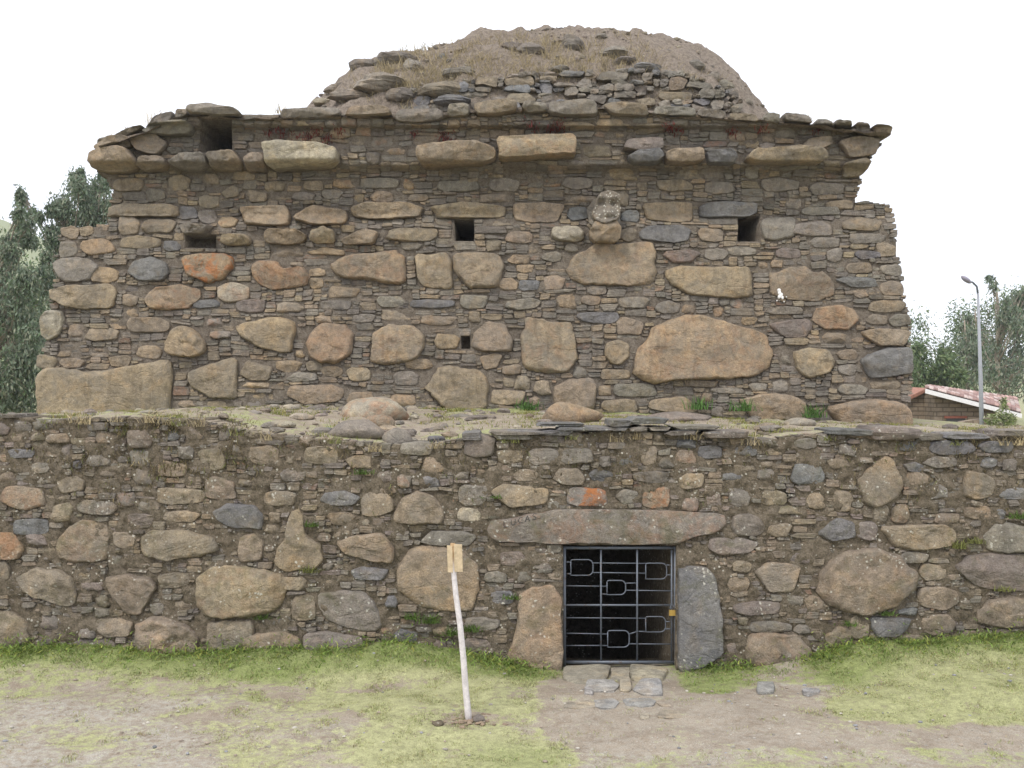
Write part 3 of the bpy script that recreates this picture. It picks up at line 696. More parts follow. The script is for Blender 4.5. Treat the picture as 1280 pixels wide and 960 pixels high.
for a in [
 (-12, 665, 32, 699, 'o', .3), (18, 647, 63, 668, 's'), (197, 609, 259, 631, 'b'), (205, 637, 254, 652, 'b'), (96, 624, 149, 643, 'g'), (107, 568, 140, 583, 'g'), (124, 597, 156, 612, 'b'),
 (256, 594, 297, 625, 'b'), (72, 594, 108, 617, 'b'), (10, 560, 45, 573, 's'), (297, 665, 331, 704, 'b'), (248, 560, 283, 590, 'b'), (0, 607, 58, 638, 'b', .2), (90, 798, 147, 823, 'p'), (120, 772, 168, 796, 'b'),
 (197, 714, 240, 735, 'b'), (259, 774, 318, 820, 'b'), (302, 787, 377, 825, 't'), (490, 784, 523, 810, 'k'), (438, 707, 487, 725, 's'), (399, 612, 453, 632, 's'), (451, 615, 493, 646, 'b'), (349, 584, 384, 602, 'g'),
 (525, 663, 597, 682, 'g'), (573, 605, 612, 633, 'g'), (612, 604, 687, 635, 't'), (579, 796, 616, 815, 'p'), (500, 552, 544, 569, 'g'), (579, 542, 620, 573, 'd'), (569, 634, 602, 652, 'l'),
 (707, 608, 760, 633, 'g', .9), (768, 610, 798, 631, 'g'), (802, 607, 838, 636, 'b', .5), (690, 585, 732, 607, 'b'), (735, 586, 767, 604, 'k'), (912, 641, 957, 670, 'p'), (884, 671, 948, 695, 'p'), (625, 689, 657, 708, 'p'),
 (666, 695, 703, 712, 'g'), (612, 738, 644, 756, 's'), (915, 751, 975, 769, 'p'), (942, 701, 1001, 740, 'b'), (1143, 731, 1200, 763, 'b'), (1117, 791, 1157, 817, 'b'), (1149, 766, 1194, 794, 'b'), (1029, 781, 1064, 809, 'b'),
 (1019, 646, 1070, 676, 'k'), (957, 653, 991, 672, 'b'), (987, 579, 1031, 606, 's'), (1201, 588, 1244, 625, 'b'), (1130, 588, 1160, 607, 'b'), (1156, 605, 1185, 624, 'g'), (1246, 609, 1286, 624, 's'), (1224, 570, 1246, 586, 's'),
 (1090, 628, 1111, 654, 'b'), (1113, 630, 1137, 654, 'b', .2), (1119, 689, 1162, 704, 'g'), (1147, 703, 1182, 726, 'b'), (1240, 785, 1268, 804, 'p'), (1199, 787, 1222, 808, 'b'), (935, 775, 990, 790, 'g'), (1060, 766, 1086, 800, 'b'),
 (1158, 550, 1220, 569, 's'), (1220, 551, 1268, 566, 's'), (1121, 551, 1149, 564, 's'), (1243, 636, 1256, 649, 's'), (1128, 577, 1154, 590, 's'), (990, 547, 1020, 562, 'd'), (1068, 651, 1096, 676, 'p'),
 (620, 562, 655, 580, 'b'), (660, 560, 700, 582, 'g'), (640, 586, 676, 602, 'b'), (700, 560, 742, 580, 'g'), (790, 588, 836, 604, 'd'), (842, 562, 870, 580, 'b', .2), (872, 556, 903, 574, 'k'), (800, 556, 822, 582, 'b'), (846, 590, 880, 612, 'b'), (882, 616, 902, 632, 'p'), (910, 610, 938, 634, 'g'), (915, 556, 946, 570, 'k'),
 (430, 568, 466, 586, 'b'), (380, 556, 424, 580, 'b'), (310, 556, 350, 582, 'b'), (160, 640, 196, 660, 'p'), (140, 664, 172, 686, 'b'), (40, 578, 66, 592, 'g'), (196, 575, 236, 596, 'b'), (330, 612, 372, 632, 'b'), (408, 640, 446, 656, 'b'), (560, 690, 566, 692, 'b'), (604, 712, 634, 728, 'g'), (636, 770, 640, 776, 'g'), (578, 770, 626, 790, 'g'),
 (915, 700, 940, 716, 'b'), (905, 720, 938, 740, 'b'), (985, 690, 1015, 704, 'p'), (1004, 744, 1030, 764, 'b'), (976, 742, 1004, 756, 'g'), (1040, 700, 1041, 702, 'g'), (1166, 640, 1200, 654, 'b'), (1204, 632, 1238, 650, 'b'), (950, 612, 984, 632, 'b'), (1040, 612, 1066, 640, 'b'), (1150, 570, 1196, 586, 'g'), (-8, 700, 14, 726, 'b'), (336, 720, 386, 738, 'b'), (365, 742, 396, 776, 'b'), (424, 636, 425, 637, 'b')]:
    if a[2] - a[0] > 9: lb(*a)
for a in [(-150, 700, -60, 770, 'b'), (-240, 640, -170, 700, 't'), (-120, 610, -50, 650, 'g'), (-210, 740, -165, 800, 'b'), (-130, 660, -90, 692, 's'), (-90, 780, -45, 820, 'b'), (-230, 560, -170, 600, 'b'), (-70, 690, -36, 740, 'b'),
          (1310, 690, 1400, 760, 'b'), (1420, 630, 1490, 690, 't'), (1330, 600, 1390, 650, 'g'), (1410, 740, 1480, 800, 'b'), (1320, 775, 1370, 812, 'p'), (1450, 560, 1510, 600, 's'), (1360, 560, 1410, 590, 'b'), (1490, 700, 1530, 770, 'b')]: lb(*a)
free = np.zeros((LY1 - LY0, LX1 - LX0), bool)
ax, ay = np.meshgrid(np.arange(LX0, LX1) + .5, np.arange(LY0, LY1) + .5)
free[:] = ay > ltop(ax) + 1
free[(ax > DOOR[0] - 2) & (ax < DOOR[2] + 2) & (ay > DOOR[1] - 2)] = False
for q in L: carve(free, q[0], LX0, LY0, .8)
core_sheet('mud_core', lambda x, y: y > ltop(x) + 1.5, [(*DOOR, 4.2)], lsurf, 3, LX0, LY0, LX1, LY1, .042, -.013, 'low_mortar', retaining, 9.2, 3.0)
lay_wall(retaining, L, free, lsurf, LX0, LY0, ('low_stone', 'low_slate'), (4200, (15, 42), (10, 27)), 'bgdbgbp', 'bbgbdgps', (11, 36), (5, 13), fill_out=(-.028, .018))
# cap slates along the top edge, lying flat and overhanging
x = -255
while x < 1535:
    w_ = random.randint(22, 66); yt = float(ltop(x + w_ / 2)); h_ = random.randint(5, 10)
    if random.random() < (.85 if (600 < x < 900 or x > 1060) else .16):
        pts = outline_box(x, yt - h_ * .55, x + w_, yt + h_ * .45, 11, 5, .12)
        V, Fc = stone_mesh(pts, lsurf, .35, .05, RS, random.uniform(.0, .05), .3)
        mk('cap_slate', V, Fc, 'low_slate', retaining, jit(PAL[random.choice('sgkdp')], .2), smooth=False)
    x += w_ + random.randint(0, 8)
pts = outline_poly([(1084, 541), (1092, 533), (1120, 532), (1145, 536), (1155, 545), (1140, 549), (1090, 549)])
V, Fc = stone_mesh(pts, lsurf, .4, .06, RM, .05); mk('cap_slate', V, Fc, 'low_slate', retaining, PAL['p'])
# moss and withered roots clinging to the upper wall: a fuzz nobody could count
n = 30000; pxx = rng.uniform(-250, 1500, n); pyy = ltop(pxx) + 3 + rng.exponential(45, n)
k = rng.integers(0, 3, n) == 0; pxx[k] = rng.normal(190, 75, k.sum()); pyy[k] = 528 + rng.exponential(32, k.sum())
dn = np.array([nz(a * .022, b * .03, 61) + .6 * nz(a * .08, b * .09, 67) for a, b in zip(pxx, pyy)])
k = (rng.uniform(0, 1, n) < np.clip(dn * 2.2, 0, 1)) & (pyy < 640); pxx, pyy = pxx[k], pyy[k]; n = len(pxx)
pp = np.array([lsurf(a, b, rng.uniform(.015, .05)) for a, b in zip(pxx, pyy)])
tone = np.array([(.15, .12, .06), (.11, .085, .05), (.16, .17, .06), (.30, .24, .13)])[rng.choice(4, n, p=[.4, .3, .2, .1])]
V, Fc, C = blades(pp[:, 0], pp[:, 1], pp[:, 2], rng.uniform(-.07, .03, n), rng.uniform(.004, .009, n), rng.uniform(.2, .9, n), tone * rng.uniform(.6, 1.3, (n, 1)), 2)
setp(mk('moss', V, Fc, 'grass', retaining, C, False), kind='stuff')
# lettering scrawled on the lintel, part of the lintel
lintel = [c for c in retaining.children if c.name.startswith('lintel')][0]
def lintel_y(x, y): # rough face depth of the lintel at a pixel
    dg = bpy.context.evaluated_depsgraph_get()
    o0 = Vector((0, 0, EYE)); d = (Vector(P3(x, y, 8.0)) - o0).normalized(); inv = Matrix.Translation(-WL[lintel])
    ok, loc, nn, _ = lintel.ray_cast(inv @ o0, d)
    return (loc + WL[lintel]).y if ok else 8.1
bpy.context.view_layer.update()
STROKES = {'L': [[(0, 0), (0, 1), (.75, 1)]], 'U': [[(0, 0), (.05, .8), (.35, 1), (.65, .8), (.7, 0)]], 'C': [[(.75, .12), (.35, 0), (.05, .4), (.2, .9), (.75, .92)]],
           'A': [[(0, 1), (.4, 0), (.75, 1)], [(.15, .62), (.6, .6)]], 'S': [[(.7, .08), (.3, 0), (.08, .25), (.6, .6), (.6, .92), (.05, .95)]]}
def scrawl(name, lines, r):
    J = Join()
    for ln in lines:
        dense = []
        for (a, b) in zip(ln[:-1], ln[1:]):
            m_ = max(2, int(math.hypot(b[0] - a[0], b[1] - a[1]) / 1.2))
            dense += [(a[0] + (b[0] - a[0]) * t / m_, a[1] + (b[1] - a[1]) * t / m_) for t in range(m_)]
        dense.append(ln[-1])
        pp = [(P3(x, y, lintel_y(x, y))) for x, y in dense]
        V, Fc = tube([(p[0], p[1] - .0012, p[2]) for p in pp], [r] * len(pp), 5); J.add(V, Fc, (0, 0, 0))
    return J.build(name, 'graffiti_and_shade', lintel)
for i, ch in enumerate('LUCAS'):
    ox, oy = 630 + i * 8.8, 651.5 - i * 2.2
    scrawl('painted_letter', [[(ox + u * 7.5, oy + v * 7.5 - u * 1.2) for u, v in s_] for s_ in STROKES[ch]], .0032)

# ------------------------------------------------------------------ barred gate
GY = 8.31
gate = empty('barred_gate', P3(774, 832, GY), 'grey steel barred gate closing the low doorway', 'gate')
def zc(a, b): return (580 + a / 3.43, 620 + b / 3.43)
def bar(name, pts, r, dy=0.0, seg=6):
    pp = [P3(*zc(*q), GY) for q in pts]; V, Fc = tube([(p[0], p[1] + dy, p[2]) for p in pp], [r] * len(pp), seg)
    return mk(name, V, Fc, 'steel', gate)
J = Join()
def flatbar(a, b, wd, dp):
    p, q = np.array(P3(*zc(*a), GY)), np.array(P3(*zc(*b), GY)); lo, hi = np.minimum(p, q), np.maximum(p, q)
    return boxm((lo[0] - wd, lo[1] - dp, lo[2] - wd), (hi[0] + wd, hi[1] + dp, hi[2] + wd))
for i, (a, b) in enumerate([((430, 224), (430, 724)), ((906, 224), (906, 724))]): V, Fc = flatbar(a, b, .013, .016); mk('frame_post', V, Fc, 'steel', gate)
for a, b in [((434, 222), (902, 222)), ((434, 712), (902, 712))]: V, Fc = flatbar(a, b, .011, .0135); mk('frame_rail', V, Fc, 'steel', gate)
V, Fc = flatbar((890, 236), (890, 702), .007, .0115); mk('frame_post', V, Fc, 'steel', gate)
for xq in (587, 742): V, Fc = flatbar((xq, 234), (xq, 702), .0068, .010); mk('bar', V, Fc, 'steel', gate)
V, Fc = flatbar((440, 467), (890, 468), .006, .0085); mk('bar', V, Fc, 'steel', gate)
for ln in [[(437, 283), (459, 284)], [(437, 333), (459, 334)], [(552, 287), (779, 289)], [(552, 328), (779, 331)], [(868, 296), (892, 297)], [(868, 338), (892, 339)],
           [(437, 385), (613, 387)], [(587, 420), (613, 421)], [(692, 374), (742, 373)], [(692, 404), (892, 407)], [(437, 522), (779, 524)], [(863, 538), (892, 539)],
           [(863, 570), (892, 570)], [(742, 580), (779, 581)], [(437, 588), (616, 592)], [(707, 592), (742, 581)], [(437, 641), (616, 641)], [(707, 634), (892, 635)]]:
    bar('bar', ln, .0048)
for (a, b, c, d) in [(458, 273, 553, 340), (779, 288, 869, 356), (613, 362, 693, 423), (779, 517, 864, 583), (616, 577, 708, 648)]:
    r = 22; ring = [(a, b + 6), (a, d)]
    ring += [(c - r, d)] + [(c - r + r * math.sin(t), d - r + r * math.cos(t)) for t in np.linspace(.2, 1.5, 5)]
    ring += [(c - r + r * math.cos(t), b + r - r * math.sin(t)) for t in np.linspace(.05, 1.5, 5)] + [(a + 14, b), (a + 4, b + 1), (a, b + 6)]
    bar('loop', ring, .0052)
pl = empty('padlock', P3(*zc(893, 512), GY - .03), 'small brass padlock hanging on the gate bar', 'padlock')
p = P3(*zc(893, 500), GY - .03); V, Fc = boxm((p[0] - .026, p[1] - .012, p[2] - .024), (p[0] + .026, p[1] + .012, p[2] + .022)); mk('lock_body', V, Fc, 'brass', pl, smooth=False)
V, Fc = tube([(p[0] - .016, p[1], p[2] + .015), (p[0] - .016, p[1] + .004, p[2] + .045), (p[0] - .01, p[1] + .015, p[2] + .058), (p[0] + .01, p[1] + .02, p[2] + .058), (p[0] + .016, p[1] + .006, p[2] + .045), (p[0] + .016, p[1], p[2] + .015)], [.0045] * 6, 6)
mk('shackle', V, Fc, 'steel', pl)

# ------------------------------------------------------------------ temple
TY = lerp_tab([(100, 12.80), (157, 12.82), (162, 12.97), (180, 13.0), (184, 12.98), (206, 13.0), (216, 13.2), (270, 13.27), (282, 13.14), (520, 12.95), (580, 12.9)])
def tsurf(x, y, o):
    Y = float(TY(y)); p = P3(x, y, Y); return (p[0], Y - o, p[2])
ttop = lerp_tab([(112, 186), (118, 180), (165, 163), (200, 150), (240, 137), (300, 141), (400, 140), (530, 139), (640, 131), (760, 131), (830, 137), (900, 142), (1000, 148), (1117, 162)])
TPOLY = [(46, 575), (47, 470), (50, 462), (47, 447), (56, 430), (54, 392), (63, 385), (63, 358), (70, 345), (66, 325), (73, 312), (73, 281), (137, 279), (134, 262), (140, 242), (130, 224), (117, 212), (116, 184)] + \
        [(x, float(ttop(x))) for x in (118, 165, 200, 240, 300, 400, 530, 640, 760, 830, 900, 1000, 1116)] + \
        [(1103, 172), (1102, 184), (1092, 190), (1088, 204), (1078, 214), (1077, 228), (1071, 250), (1116, 257), (1120, 285), (1124, 318), (1128, 335), (1132, 372), (1138, 392), (1138, 432), (1140, 475), (1138, 500), (1140, 575)]
temple = empty('stone_temple', (-.4, 13.1, 1.9), 'ancient stepped stone temple of boulders and slate chinking with jutting cornice', 'temple')
T = []
def tb(x0, y0, x1, y1, c='t', st=0.0, bl=None, bo=0.0, boxy=3.0, rough=.13, nm='stone', label=None):
    w_, h_ = x1 - x0, y1 - y0; n = 16 if w_ < 55 else 24
    if bl is None: bl = .03 + .0009 * min(w_, h_)
    T.append((outline_box(x0, y0, x1, y1, n, boxy, rough), jit(PAL[c], .1), st, bl, bo, nm, label))
def tp(poly, c='t', st=0.0, bl=.10, bo=0.0, nm='stone', label=None): T.append((outline_poly(poly), jit(PAL[c], .06), st, bl, bo, nm, label))
tp([(47, 468), (60, 460), (90, 460), (105, 465), (155, 459), (195, 451), (214, 449), (217, 455), (215, 500), (213, 522), (130, 530), (47, 532)], 't', 0, .11, .03)
tp([(234, 466), (262, 455), (290, 446), (297, 450), (297, 500), (262, 497), (238, 482)], 'b', 0, .1)
tp([(208, 430), (214, 414), (226, 406), (243, 412), (257, 425), (259, 440), (246, 447), (222, 445), (209, 441)], 't', 0, .14, .03)
tp([(294, 408), (318, 400), (350, 396), (369, 402), (371, 415), (363, 443), (330, 436), (305, 425)], 'o', 0, .12)
tp([(383, 430), (388, 415), (405, 404), (432, 406), (443, 415), (440, 440), (424, 455), (400, 455), (385, 444)], 'o', .1, .13)
tp([(462, 452), (466, 415), (485, 406), (515, 406), (531, 418), (530, 440), (515, 452), (480, 457)], 't', .1, .12)
tp([(588, 432), (592, 415), (610, 402), (632, 405), (641, 425), (640, 440), (600, 440)], 'b', 0, .09)
tp([(650, 450), (652, 420), (657, 398), (680, 400), (715, 404), (720, 430), (723, 450), (710, 466), (680, 467), (658, 462)], 't', .12, .10)
tp([(754, 440), (758, 428), (773, 424), (786, 430), (788, 445), (776, 457), (762, 455)], 't', 0, .09)
tp([(531, 485), (540, 470), (548, 457), (575, 458), (602, 463), (612, 478), (608, 510), (585, 516), (560, 514), (545, 500)], 't', 0, .12)
tp([(691, 485), (708, 474), (740, 472), (746, 480), (744, 512), (715, 512), (692, 505)], 'b', 0, .09)
tp([(412, 333), (430, 320), (460, 317), (495, 313), (506, 320), (509, 350), (500, 357), (460, 350), (425, 348)], 't', .15, .14)
tp([(518, 318), (560, 316), (566, 325), (566, 362), (530, 360), (522, 350)], 't', .05, .10)
tp([(566, 317), (600, 315), (625, 318), (631, 335), (622, 360), (590, 362), (578, 352), (567, 340)], 't', .05, .12)
tp([(707, 335), (720, 318), (745, 305), (780, 304), (815, 303), (821, 315), (820, 345), (815, 357), (760, 358), (725, 355), (712, 348)], 't', .1, .09)
tp([(829, 338), (850, 332), (900, 333), (936, 333), (941, 345), (940, 372), (900, 372), (860, 368), (838, 355)], 't', .05, .09)
tp([(959, 342), (985, 334), (1005, 333), (1012, 339), (1030, 340), (1043, 355), (1043, 368), (1020, 377), (980, 374), (963, 368)], 'b', .1, .09)
tp([(790, 470), (794, 440), (808, 424), (815, 410), (850, 393), (880, 394), (905, 402), (930, 409), (957, 419), (966, 440), (962, 458), (945, 470), (900, 474), (850, 475), (815, 480)], 'o', .14, .14, .02)
tp([(1013, 400), (1020, 385), (1045, 381), (1068, 386), (1074, 400), (1060, 412), (1030, 412)], 'o', .2, .09)
tp([(957, 405), (985, 400), (1012, 399), (1016, 412), (1005, 422), (980, 422)], 'p', 0, .06)
tp([(990, 440), (1010, 434), (1035, 437), (1044, 452), (1036, 466), (1010, 475), (996, 464)], 't', 0, .10)
tp([(1074, 450), (1090, 440), (1110, 434), (1138, 435), (1140, 466), (1115, 470), (1085, 474)], 's', 0, .12, .02)
tp([(1032, 508), (1060, 502), (1100, 498), (1130, 504), (1140, 515), (1140, 540), (1060, 538), (1040, 525)], 't', .05, .13, .02)
tp([(923, 500), (945, 493), (985, 492), (1008, 502), (1010, 525), (940, 525)], 't', 0, .11)
tp([(63, 362), (90, 357), (140, 355), (148, 365), (142, 385), (110, 387), (80, 382), (64, 374)], 't', 0, .13, .02)
tp([(54, 395), (62, 387), (80, 389), (82, 400), (74, 420), (60, 426), (54, 420)], 'l', 0, .10, .02)
tp([(159, 340), (168, 326), (190, 321), (208, 328), (213, 340), (205, 352), (175, 352)], 's', 0, .10)
tp([(227, 325), (240, 317), (270, 315), (292, 320), (294, 335), (280, 350), (262, 355), (235, 345)], 'o', .75, .13)
tp([(314, 332), (325, 326), (348, 328), (355, 335), (380, 334), (387, 345), (384, 358), (345, 362), (325, 358), (316, 345)], 'o', .25, .12)
tp([(182, 375), (195, 360), (225, 355), (252, 362), (250, 375), (235, 386), (205, 389), (186, 386)], 't', .2, .11)
for a in [
 (613, 487, 658, 507, 't'), (598, 441, 629, 462, 't'), (542, 417, 576, 437, 'o'), (506, 448, 542, 462, 't'), (491, 464, 524, 482, 'g'), (399, 457, 429, 472, 't'), (432, 458, 464, 477, 't'), (356, 480, 432, 506, 't'),
 (633, 318, 664, 330, 'o'), (621, 347, 648, 364, 't'), (647, 350, 675, 364, 's'), (630, 372, 677, 388, 'g'), (575, 368, 611, 387, 'g'), (718, 390, 775, 405, 's'), (512, 374, 570, 386, 'k'), (732, 357, 758, 370, 'g'),
 (462, 238, 492, 254, 'b'), (510, 243, 536, 252, 'b'), (366, 257, 436, 283, 't', .05, .16, .05), (437, 254, 531, 275, 't', .0, .14, .03), (537, 253, 634, 274, 't', .05, .12, .03, 4), (640, 253, 705, 279, 't'),
 (387, 284, 420, 306, 't', .1, .15, .05), (427, 286, 476, 307, 't', 0, .13, .04), (481, 285, 548, 303, 't', 0, .11), (630, 289, 667, 305, 'b'), (689, 283, 731, 303, 'l', 0, .12, .03), (708, 259, 738, 277, 's'), (775, 262, 800, 278, 's'), (774, 284, 796, 303, 'b'),
 (770, 395, 806, 419, 'b'), (750, 461, 788, 474, 't', 0, None, 0, 6), (766, 479, 822, 496, 'g', 0, None, 0, 6), (750, 498, 797, 515, 'b'), (810, 495, 872, 517, 't'), (802, 252, 866, 278, 't', .05, None, 0, 4), (871, 285, 905, 303, 'b'),
 (797, 281, 864, 304, 's', 0, .05), (873, 252, 946, 272, 's', 0, .06, .02), (950, 271, 995, 302, 'g'), (828, 312, 877, 329, 'p', .1), (969, 310, 1001, 323, 'p'), (1067, 313, 1104, 325, 's'), (1052, 271, 1104, 289, 'b'), (1042, 346, 1098, 360, 's'),
 (1084, 375, 1134, 391, 'b'), (1110, 392, 1139, 409, 'g'), (1080, 392, 1109, 406, 'b'), (1073, 410, 1139, 433, 'b', 0, .1, .02), (955, 382, 1004, 394, 'g'), (925, 396, 947, 407, 'o'), (818, 375, 850, 393, 'd'), (772, 371, 814, 386, 'g'), (725, 369, 752, 382, 'b'),
 (272, 352, 313, 379, 'l', .2), (294, 374, 333, 392, 'p'), (240, 374, 277, 386, 's'), (114, 333, 150, 355, 'o'), (66, 322, 126, 354, 'g', 0, .08), (158, 396, 214, 416, 'b'), (170, 431, 204, 449, 't'), (106, 410, 150, 427, 'b'), (135, 443, 166, 459, 'b'),
 (46, 443, 73, 461, 'b'), (74, 447, 108, 461, 'b'), (344, 450, 380, 466, 't'), (382, 451, 404, 464, 'b'), (357, 465, 398, 478, 'g'), (300, 450, 342, 476, 'b'), (386, 347, 405, 361, 't'), (386, 335, 409, 346, 'o'),
 (135, 255, 226, 272, 'b', 0, .10, .02, 5), (210, 218, 241, 239, 'b'), (254, 217, 275, 231, 'b'), (248, 244, 275, 261, 'b'), (276, 231, 300, 249, 'b'), (308, 237, 335, 253, 'b'), (300, 257, 364, 283, 't', .05, .14, .03), (272, 271, 299, 285, 'o', .2),
 (276, 293, 317, 308, 't', 0, .13, .03), (331, 287, 387, 307, 'o', 0, .13, .03), (217, 258, 248, 275, 's'), (248, 262, 272, 280, 'g'), (226, 280, 268, 294, 'g', 0, .18, .06), (149, 294, 203, 312, 't'), (204, 301, 228, 314, 's'), (148, 269, 176, 294, 'b'), (176, 274, 222, 292, 'b'),
 (364, 240, 395, 251, 'g'), (402, 237, 430, 250, 'g'), (330, 226, 358, 240, 'b'), (378, 226, 405, 239, 'b'), (76, 282, 100, 300, 'b'), (100, 282, 118, 296, 'b'), (100, 298, 146, 320, 'o'), (74, 302, 98, 322, 'g'),
 (650, 368, 651, 369, 'g'), (676, 314, 703, 328, 'g'), (470, 370, 506, 384, 'g'), (400, 375, 440, 388, 'g'), (440, 392, 470, 404, 'g'), (406, 318, 408, 319, 'g'), (1045, 436, 1072, 450, 'b'), (1046, 455, 1072, 470, 'g'), (886, 484, 930, 492, 'g'), (1046, 480, 1086, 494, 'g'),
 (880, 310, 912, 326, 'g'), (910, 308, 946, 320, 'g'), (1010, 296, 1050, 310, 'g'), (1060, 292, 1108, 306, 'g'), (1056, 328, 1090, 342, 'b'), (985, 276, 1040, 296, 'g'), (1000, 258, 1050, 270, 'g'), (1094, 300, 1120, 322, 'b'), (1100, 330, 1128, 346, 'g'), (1098, 350, 1130, 370, 'b'),
 (545, 226, 600, 240, 'g'), (610, 222, 650, 240, 'g'), (700, 222, 742, 238, 'g'), (820, 224, 866, 240, 'b'), (880, 226, 920, 244, 'g'), (950, 222, 1000, 240, 'g'), (1010, 228, 1056, 244, 'g'), (1030, 250, 1066, 262, 'b'), (450, 222, 500, 236, 'g'), (290, 214, 320, 226, 'b'), (140, 222, 180, 240, 'b'), (182, 236, 208, 252, 'g')]:
    if a[2] - a[0] > 9: tb(*a)
# cornice: big projecting stones of the lower string course
for poly, c, st, bo, bl in [
    ([(116, 205), (118, 192), (140, 187), (165, 188), (178, 205), (172, 217), (140, 219), (122, 214)], 'b', 0, .14, .14),
    ([(174, 208), (180, 199), (205, 197), (213, 204), (212, 214), (185, 217)], 'b', 0, .12, .12), ([(216, 207), (230, 196), (258, 193), (263, 205), (254, 217), (230, 215)], 'g', 0, .13, .13),
    ([(262, 194), (295, 192), (306, 203), (303, 216), (268, 215)], 'b', 0, .12, .12), ([(307, 200), (316, 194), (333, 193), (334, 216), (312, 217)], 'b', 0, .10, .10),
    ([(333, 186), (345, 182), (400, 183), (425, 190), (426, 203), (415, 211), (375, 214), (345, 216), (335, 204)], 'l', 0, .24, .12),
    ([(521, 187), (545, 184), (600, 183), (620, 193), (621, 203), (600, 209), (530, 212), (523, 203)], 't', .05, .24, .12), ([(621, 178), (660, 176), (717, 174), (720, 182), (719, 198), (690, 201), (624, 203)], 't', .15, .26, .10),
    ([(776, 190), (782, 178), (826, 176), (828, 190), (800, 193)], 'p', 0, .16, .08), ([(782, 200), (795, 192), (822, 191), (828, 199), (820, 208), (790, 207)], 's', 0, .18, .09),
    ([(829, 194), (840, 190), (875, 189), (878, 204), (850, 208), (831, 206)], 't', 0, .18, .09), ([(880, 192), (912, 190), (919, 198), (915, 208), (884, 207)], 's', 0, .16, .08),
    ([(928, 200), (940, 191), (985, 189), (1022, 190), (1029, 200), (1022, 207), (970, 209), (935, 206)], 't', 0, .22, .11), ([(1000, 184), (1010, 175), (1036, 172), (1040, 181), (1025, 189), (1004, 190)], 'b', 0, .08, .08),
    ([(1045, 178), (1075, 172), (1098, 176), (1090, 196), (1060, 200)], 'b', 0, .06, .08), ([(1052, 206), (1080, 198), (1088, 204), (1074, 222), (1050, 224)], 'b', 0, .05, .08),
    ([(180, 168), (205, 156), (238, 153), (246, 164), (240, 172), (205, 172)], 'g', 0, .10, .10), ([(165, 172), (195, 168), (212, 180), (200, 196), (172, 190)], 'b', 0, .06, .08), ([(118, 186), (140, 172), (165, 172), (168, 186), (130, 190)], 'b', 0, .05, .08)]:
    tp(poly, c, st, bl, bo, 'cornice_stone')
# slabs along the roof edge
x = 122
while x < 1108:
    ends = x > 860 or x < 236
    w_ = random.randint(16, 40) if ends else random.randint(30, 84); x1 = min(x + w_, 1114); h_ = random.randint(7, 12) if ends else random.randint(9, 17)
    if not (238 < x1 and x < 296):
        pts = outline_box(x, ttop((x + x1) / 2) - random.uniform(0, 4), x1 - 1, ttop((x + x1) / 2) + h_, 16, 5, .10)
        pts = [(a, b + float(ttop(a) - ttop((x + x1) / 2))) for a, b in pts]
        T.append((pts, jit(PAL[random.choice('ggbgd')], .18), 0, .10, random.uniform(.0, .06) if ends else random.uniform(.02, .14), 'roof_edge_slab', None))
    elif x < 238: x1 = 236
    x = x1 + random.randint(0, 3)
T.append((outline_poly([(236, 142), (242, 135), (262, 133), (300, 140), (306, 147), (262, 147), (240, 146)]), PAL['g'], 0, .10, .14, 'roof_edge_slab', 'thin slab bridging the dark gap in the cornice'))
TX0, TY0, TX1, TY1 = 40, 125, 1150, 575
HOLES = [(568, 275, 593, 301, 1.5), (922, 270, 950, 302, 1.2), (250, 148, 290, 191, 1.6), (232, 294, 270, 310, .35), (576, 420, 588, 436, .25)]
ax, ay = np.meshgrid(np.arange(TX0, TX1) + .5, np.arange(TY0, TY1) + .5)
free = inpoly(ax, ay, TPOLY)
for h_ in HOLES: free[(ax > h_[0] - 1) & (ax < h_[2] + 1) & (ay > h_[1] - 1) & (ay < h_[3] + 1)] = False
for q in T: carve(free, q[0], TX0, TY0, .8)
TIN = [(640 + (a - 640) * .9965, b + (1.5 if b < 300 else 0)) for a, b in TPOLY]
core_sheet('mud_core', lambda x, y: inpoly(x, y, TIN), HOLES, tsurf, 3, TX0, TY0, TX1, TY1, .03, .0, 'mortar', temple, 21.3, 11.0)
lay_wall(temple, T, free, tsurf, TX0, TY0, ('granite', 'slate'), (2600, (14, 48), (9, 20)), 'gdgbdgbt', 'bgtbgdbo', (11, 44), (4, 11), nmax=300)

# carved tenon head jutting from the wall: a lichened head on a tan neck block
pts = outline_poly([(735, 290), (742, 280), (768, 279), (774, 286), (773, 300), (766, 306), (742, 306), (736, 300)])
V, Fc = stone_mesh(pts, tsurf, .3, .14, RC, .2, .5); mk('tenon_block', V, Fc, 'granite', temple, PAL['o'])
pts = outline_poly([(733, 262), (742, 250), (768, 248), (776, 262), (774, 282), (736, 282)])
V, Fc = stone_mesh(pts, tsurf, .3, .08, RC, .06, .4); mk('tenon_block', V, Fc, 'granite', temple, PAL['g'])
def face(u, v):     # brow, eye hollows, muzzle and mouth line
    e = min(math.hypot(u - .38, v + .22), math.hypot(u + .42, v + .22))
    return -.075 * math.exp(-(e / .2) ** 2) + .10 * math.exp(-((u / .45) ** 2 + ((v - .38) / .3) ** 2)) - .06 * math.exp(-((v - .62) / .07) ** 2) * (abs(u) < .6) + .045 * math.exp(-((v + .52) / .12) ** 2)
V, Fc = boulder_mesh(outline_poly([(740, 264), (744, 251), (751, 244), (763, 243), (771, 250), (772, 270), (770, 280), (752, 285), (741, 280), (736, 272)]), tsurf, .3, .11, .27, True, face)
mk('carved_head', V, Fc, 'lichen_stone', temple, (.19, .165, .135))['label'] = 'carved stone head spotted with white lichen jutting from the wall'
